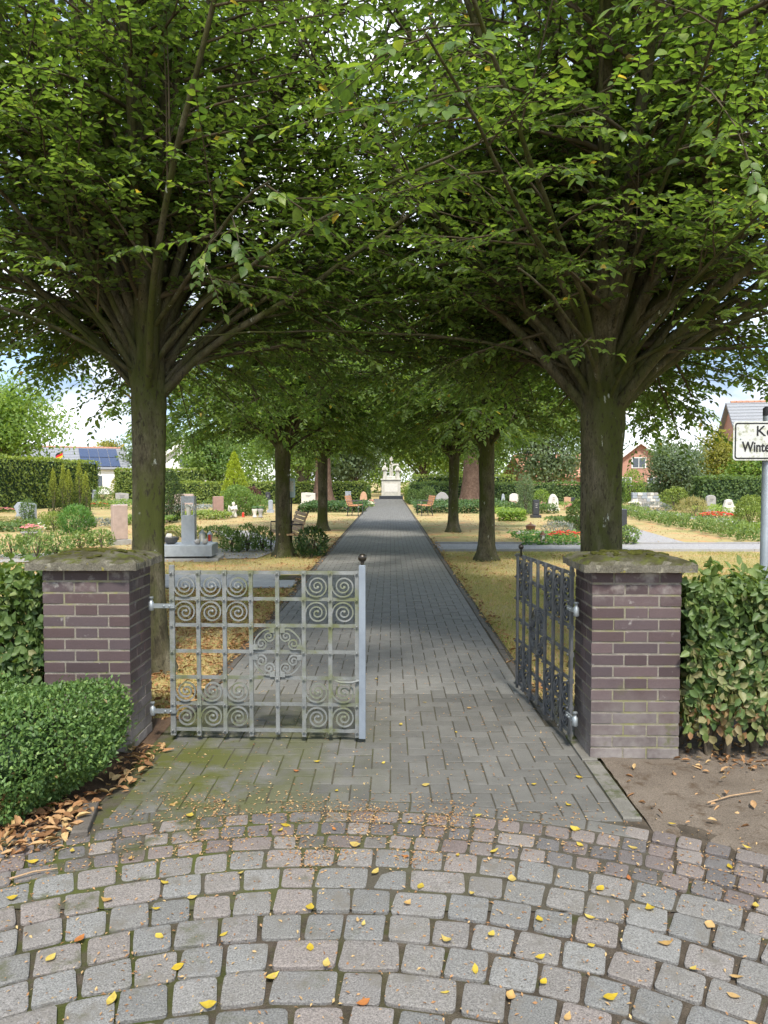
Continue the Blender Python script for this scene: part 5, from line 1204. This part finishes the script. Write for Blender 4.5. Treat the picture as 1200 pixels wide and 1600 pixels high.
for i, (x0, x1, y0, y1, h, m, lb) in enumerate((
        (-13.5, -10.8, 22.5, 24.5, .22, m_hedge_d, 'low planting on the grave left of the yew group'), (-12.5, -9.0, 36, 39, .30, m_grey_l, 'silvery planting on the graves behind the yew group'),
        (-9.6, -8.0, 26, 28, .28, m_tree_g, 'low planting left of the dark yew'), (-8.8, -6.6, 29.5, 31.5, .25, m_hedge_y, 'low planting in front of the angel figure'),
        (-16.5, -13.5, 40, 44, .45, m_tree_g, 'mixed plants before the tall left hedge'), (-11, -6, 42, 45, .4, m_hedge_d, 'mixed plants before the low left hedge'),
        (5.6, 7.4, 25, 27, .25, m_hedge_d, 'low planting by the black upright headstone'), (9.2, 11.6, 38, 41, .35, m_tree_g, 'low planting by the rounded boulder headstone'),
        (14.3, 18.0, 33, 36.3, .35, m_tree_y, 'mixed plants around the far right headstones'), (10.8, 12.2, 40, 46, .4, m_straw, 'dry perennials before the natural stone wall'))):
    strip('grave_planting', lb, x0, x1, y0, y1, h, m, 1500, .10, 500 + i)
# shrubs right
shrub('dark_cypress', 'slim dark blue green cypress among the right graves', 'shrub', gp(821, 804), .80, 1.70, m_tree_b, 'column', 3000, .08, 270, ratio=.35)
shrub('round_shrub', 'small clipped ball behind the black upright headstone', 'shrub', gp(846, 790), 1.1, .95, m_tree_y, 'ball', 1200, .08, 271)
shrub('lavender', 'silvery lavender clump behind the red begonias', 'plant', gp(873, 835), .95, .34, m_grey_l, 'ball', 900, .09, 272, ratio=.15)
shrub('dark_shrub', 'dark shrub close to the left side of the right trunk', 'shrub', gp(905, 829), .75, .92, m_hedge_d, 'ball', 2000, .07, 273)
shrub('low_shrub', 'green plants at the foot of the dark upright stone', 'plant', gp(980, 849), .6, .40, m_laurel, 'ball', 600, .07, 274)
shrub('ball_shrub', 'clipped ball shrub left of the sign pole', 'shrub', gp(1172, 826), .98, 1.02, m_hedge_y, 'ball', 4200, .055, 275)
shrub('low_shrub', 'flat green hedge plants before the ball shrub', 'plant', gp(1172, 833), 1.3, .28, m_tree_y, 'low', 1300, .06, 276)
shrub('lavender', 'lavender cushion right of the white flower bowl', 'plant', gp(1024, 800), 1.4, .45, m_grey_l, 'ball', 1200, .09, 277, ratio=.2)
shrub('green_shrub', 'green shrub between lavender and the right headstones', 'shrub', gp(1055, 797), 1.5, 1.15, m_hedge_y, 'ball', 1500, .10, 278)
shrub('ornamental_grass', 'straw coloured ornamental grass among the right graves', 'plant', gp(1082, 806), 1.3, .75, m_straw, 'ball', 1400, .16, 279, ratio=.12)
shrub('dark_conifer', 'dark small conifer behind the right headstones, left of two', 'shrub', gp(1064, 790), 1.0, 1.75, m_yew, 'column', 1800, .09, 280, ratio=.4)
shrub('dark_conifer', 'dark small conifer behind the right headstones, right of two', 'shrub', gp(1077, 790), 1.0, 1.70, m_hedge_d, 'column', 1800, .09, 281, ratio=.4)
shrub('round_shrub', 'light green bush before the brick gable house', 'shrub', gp(988, 786), 1.6, 2.2, m_tree_y, 'ball', 1800, .12, 282)
shrub('round_shrub', 'round bush beside the boulder gravestone', 'shrub', gp(668, 789), 1.2, 1.15, m_hedge_d, 'ball', 1800, .08, 283)
shrub('small_shrub', 'dark bush at the corner of the right low hedge', 'shrub', gp(646, 788), .9, .95, m_hedge_d, 'ball', 1200, .08, 284)
rs = random.Random(9)
for i in range(13):
    f = i / 12; x = 9.35 + 1.05 * f; y = 18.9 + 14.5 * f
    shrub('laurel_plant', 'laurel plant in the long row on the right lawn, %s' % ('nearest the sign pole' if i == 0 else '%s from the near end' % 'x second third fourth fifth sixth seventh eighth ninth tenth eleventh twelfth last'.split()[i]), 'plant', (x + rs.uniform(-.05, .05), y, 0), .72, .42 + rs.uniform(-.06, .06), m_laurel, 'low', 420, .10, 300 + i, 'laurel row on the right', ratio=.4, depth=1.25, stem=False)

# benches
def bench(label, loc, rz, m, length=1.6):
    t = thing('bench', label, 'bench', loc, rz, 'park benches')          # sits facing -y locally; length along x
    for k in range(4): MB().box((0, -.36 + .11 * k, .44 + .008 * (k == 0)), (length, .09, .035)).build('seat_slat', m, t)
    for k in range(5):
        a = R(16); z = .50 + .085 * k; o = MB().box((0, 0, 0), (length, .028, .072)).build('back_slat', m, t, (0, .06 + (z - .46) * math.tan(a), z), (-a, 0, 0))
    for sx in (-1, 1):
        x = sx * (length / 2 - .1); b_ = MB()
        b_.tube([(x, -.40, -.03), (x, -.40, .42), (x, .02, .42), (x, .23, .92)], .018, 6); b_.tube([(x, .02, .42), (x, .10, -.03)], .018, 6)
        b_.tube([(x, -.40, .42), (x, -.40, .64), (x, .10, .64)], .016, 6); b_.build('frame', m_dmet, t)
bench('wooden slat bench behind the second left hornbeam', (-2.10, 15.85, 0), R(-74), m_wood, 1.5)
bench('orange wooden bench on the left of the far path', (-1.75, 33.2, 0), R(82), m_wood_o, 1.3)
bench('orange wooden bench on the right of the far path', (1.72, 33.4, 0), R(-82), m_wood_o, 1.3)
# info post
t = thing('info_sign', 'narrow pale blue info board on a post by the second left hornbeam', 'sign', (-2.07, 15.35, 0))
MB().tube([(0, 0, -.05), (0, 0, 1.62)], .018, 8).build('post', m_dmet, t); MB().slab(rrect(.17, .40, .01), .02, .002).build('board', m_signb, t, (0, -.03, 1.40)); MB().slab(rrect(.11, .22, .01), .004, .0005).build('notice', m_signw, t, (0, -.043, 1.43))

# monument at the end of the path
p = Vector((gp(611, 780).x, 62.5, 0)); t = thing('war_memorial', 'pale stone monument with statues at the end of the path', 'monument', p)
MB().bprism([(-1.0, -.7), (1.0, -.7), (1.0, .7), (-1.0, .7)], -.05, .28, .03).build('step', m_granite_k, t)
ped = MB().bprism([(-.80, -.5), (.80, -.5), (.80, .5), (-.80, .5)], .28, 1.60, .03).build('pedestal', m_limest, t); MB().bprism([(-.88, -.58), (.88, -.58), (.88, .58), (-.88, .58)], 1.60, 1.72, .03, bottom=True).build('cornice', m_limest, ped)
MB().slab([(-.55, .6), (.55, .6), (.55, 1.3), (-.55, 1.3)], .03, .008).build('inscription_panel', m_granite_l, ped, (0, -.505, 0))
fig = [(.19, 0), (.20, .1), (.16, .35), (.15, .6), (.18, .85), (.19, .98), (.13, 1.06), (.065, 1.10), (.06, 1.13), (.09, 1.19), (.10, 1.27), (.07, 1.34), (.02, 1.37)]
for x, hh, nm in ((-.52, 1.0, 'robed_figure'), (.56, .92, 'robed_figure')):
    b_ = MB(); b_.lathe([(r_, z * hh) for r_, z in fig], 14, sy=.75); s_ = 1 if x < 0 else -1
    b_.tube([(-.16, 0, .92 * hh), (-.20, -.12, .70 * hh), (-.02, -.2, .78 * hh)], [.07, .06, .04], 8); b_.tube([(.16, 0, .92 * hh), (.20, -.12, .70 * hh), (.02, -.2, .80 * hh)], [.07, .06, .04], 8)
    b_.build(nm, m_limest, t, (x, 0, 1.72))
b_ = MB(); b_.slab([(-.16, 0), (.16, 0), (.14, 1.55), (.02, 1.78), (-.14, 1.62)], .22, .02); b_.slab([(-.10, 1.0), (.62, 1.0), (.62, 1.14), (-.10, 1.14)], .18, .02, y=.02); b_.build('cross', m_limest, t, (.02, .1, 1.85))
b_ = MB(); b_.tube([(.02, -.08, .15), (.03, -.09, .5), (.02, -.09, .85), (.02, -.09, 1.0)], [.06, .08, .11, .05], 9); b_.blob((.02, -.12, 1.1), (.075, .08, .095), 9, 7, .03); b_.tube([(.02, -.09, .9), (.28, -.09, 1.02), (.5, -.08, 1.05)], [.05, .04, .03], 7); b_.build('crucified_figure', m_limest, t, (.02, .1, 1.85))
MB().bprism([(-.38, -.3), (.38, -.3), (.34, .3), (-.34, .3)], 1.72, 1.95, .06).build('rock_base', m_limest, t)

# ------------------------------------------------------------------ houses beyond the hedge
def house(label, loc, rz, w, d, hw, hr, mw, mr, wins=(), solar=None, chim=None, gable_front=False):
    """walls w (x) by d (y); ridge along x unless gable_front, when it runs along y"""
    t = thing('house', label, 'house', loc, rz, 'houses beyond the graveyard'); ov = .4
    if gable_front:
        pr = [(-w / 2, 0), (w / 2, 0), (w / 2, hw), (0, hw + hr), (-w / 2, hw)]; MB().slab(pr, d, .01).build('wall', mw, t)
        L = math.hypot(w / 2, hr); a = math.atan2(hr, w / 2)
        for s_ in (-1, 1):
            Lx = L + ov; o = MB().box((0, 0, 0), (Lx, d + .8, .18)).build('roof', mr, t, (s_ * (w / 4 + ov / 2 * math.cos(a)), 0, hw + hr / 2 - ov / 2 * math.sin(a) + .1), (0, s_ * a, 0))
            MB().box((0, 0, 0), (Lx, .06, .26)).build('barge_board', m_trim, o, (0, -d / 2 - .42, .0))
            if solar == s_:
                for i in range(5):
                    for j in range(3): MB().box((0, 0, 0), (Lx / 3.6, d / 6, .05)).build('solar_panel', m_solar, o, (-Lx / 3.2 + j * Lx / 3.3, -d / 2.6 + i * d / 5.4, .13))
    else:
        pr = [(-d / 2, 0), (d / 2, 0), (d / 2, hw), (0, hw + hr), (-d / 2, hw)]; o = MB().slab(pr, w, .01).build('wall', mw, t, (0, 0, 0), (0, 0, PI / 2))
        L = math.hypot(d / 2, hr); a = math.atan2(hr, d / 2)
        for s_ in (-1, 1):
            Lx = L + ov; o = MB().box((0, 0, 0), (w + .8, Lx, .18)).build('roof', mr, t, (0, s_ * (d / 4 + ov / 2 * math.cos(a)), hw + hr / 2 - ov / 2 * math.sin(a) + .1), (-s_ * a, 0, 0))
            if s_ < 0:
                rows = int(Lx / .42)
                b_ = MB()
                for k in range(rows): b_.box((0, -Lx / 2 + (k + .5) * Lx / rows, .105), (w + .78, .07, .05))
                q_ = b_.build('tile_courses', mr, o); q_['kind'] = 'stuff'
                if solar:
                    for i in range(solar[2]):
                        for j in range(2): MB().box((0, 0, 0), (1.0, Lx * .40, .05)).build('solar_panel', m_solar, o, (solar[0] + i * 1.05, -Lx * .22 + j * Lx * .43, .17))
        rb = MB(); n_ = int(w / .5)
        for k in range(n_): rb.tube([(-w / 2 + k * w / n_, 0, 0), (-w / 2 + (k + .95) * w / n_, 0, .02)], .14, 8)
        rb.build('ridge_tiles', m_roofr, t, (0, 0, hw + hr + .18))
    for (x, z, ww, hh) in wins:
        f = MB().box((x, -d / 2 - .03, z), (ww + .16, .08, hh + .16)).build('window', m_trim, t)
        nb = 2 if ww > .9 else 1
        for k in range(nb): MB().box((x - ww / 2 + (k + .5) * ww / nb, -d / 2 - .075, z), (ww / nb - .06, .02, hh)).build('pane', m_pane, f)
    if chim: MB().box((chim[0], chim[1], hw + hr + .1), (.6, .6, 1.4)).build('chimney', m_wallb, t)
    return t
house('grey roofed house with solar panels behind the tall left hedge', (-37.5, 86, 0), R(27), 11.5, 9, 2.9, 2.35, m_wallw, m_roofg, [(-3, 1.5, 1.2, 1.2), (2.4, 1.5, 1.4, 1.2)], solar=(1.4, 0, 4), chim=None)
house('house with grey hipped gable at left over the tall hedge', (-43.2, 80, 0), R(24), 6, 8, 3.0, 3.0, m_wallw, m_roofg, [(0, 1.5, 1.2, 1.2), (0, 3.9, 1.0, 1.0)], gable_front=True)
house('white gable house behind the low hedge on the left', (-18.9, 71, 0), R(10), 7.4, 8, 2.8, 2.6, m_wallw, m_roofg, [(-.4, 3.3, 1.2, 1.1), (-1.2, 1.9, .8, .6), (1.6, 1.9, .8, .6)], gable_front=True)
house('red tiled bungalow behind the right hedge', (18.6, 82, 0), R(8), 9.5, 8, 2.0, 2.2, m_wallb, m_roofr, [(-2.4, 1.1, 1.0, .9), (1.8, 1.1, 1.2, .9)], chim=(-2.0, .6))
house('red brick gable house with solar roof right of the trunk', (26.0, 76, 0), R(-22), 6.6, 8, 2.6, 2.6, m_wallb, m_roofr, [(-.2, 3.3, 1.2, .9), (-1.4, 1.3, 1.0, 1.0), (1.2, 1.3, 1.0, 1.0)], gable_front=True, solar=-1)
house('grey roofed house showing between leaves above the sign', (35.0, 66, 0), R(-10), 9, 9, 4.2, 4.2, m_wallb, m_roofg, [(-2, 1.5, 1.2, 1.2)])
# closed parasol
p = gp(901, 780); p = Vector((21.0, 75, 0)); t = thing('closed_parasol', 'closed white parasol beside the red tiled bungalow', 'parasol', p)
MB().tube([(0, 0, -.05), (0, 0, 2.5)], .03, 8).build('pole', m_galv, t); MB().lathe([(.22, .9), (.26, 1.05), (.22, 1.6), (.12, 2.2), (.03, 2.45)], 12).build('canopy', m_trim, t)
# flag
t = thing('flag', 'small black red gold flag on a pole above the tall left hedge', 'flag', (-29.4, 66, 0)); MB().tube([(0, 0, -.05), (0, 0, 4.4)], .035, 8).build('pole', m_galv, t)
for k, (m, nm) in enumerate(((m_black, 'black_stripe'), (m_redc, 'red_stripe'), (m_gold, 'gold_stripe'))):
    b_ = MB(); vs = []
    for i in range(9):
        x = -.09 * i; y = .10 * math.sin(i * .9); dz = -.055 * i + .012 * math.sin(1.4 * i)
        vs += [(x, y, 4.3 - .20 * k + dz), (x, y, 4.3 - .20 * (k + 1) + dz)]
    vs2 = [(x, y + .006, z) for x, y, z in vs]; n = len(vs)
    b_.put(vs + vs2, [(2 * i, 2 * i + 1, 2 * i + 3, 2 * i + 2) for i in range(8)] + [(n + 2 * i + 2, n + 2 * i + 3, n + 2 * i + 1, n + 2 * i) for i in range(8)]); b_.build(nm, m, t)
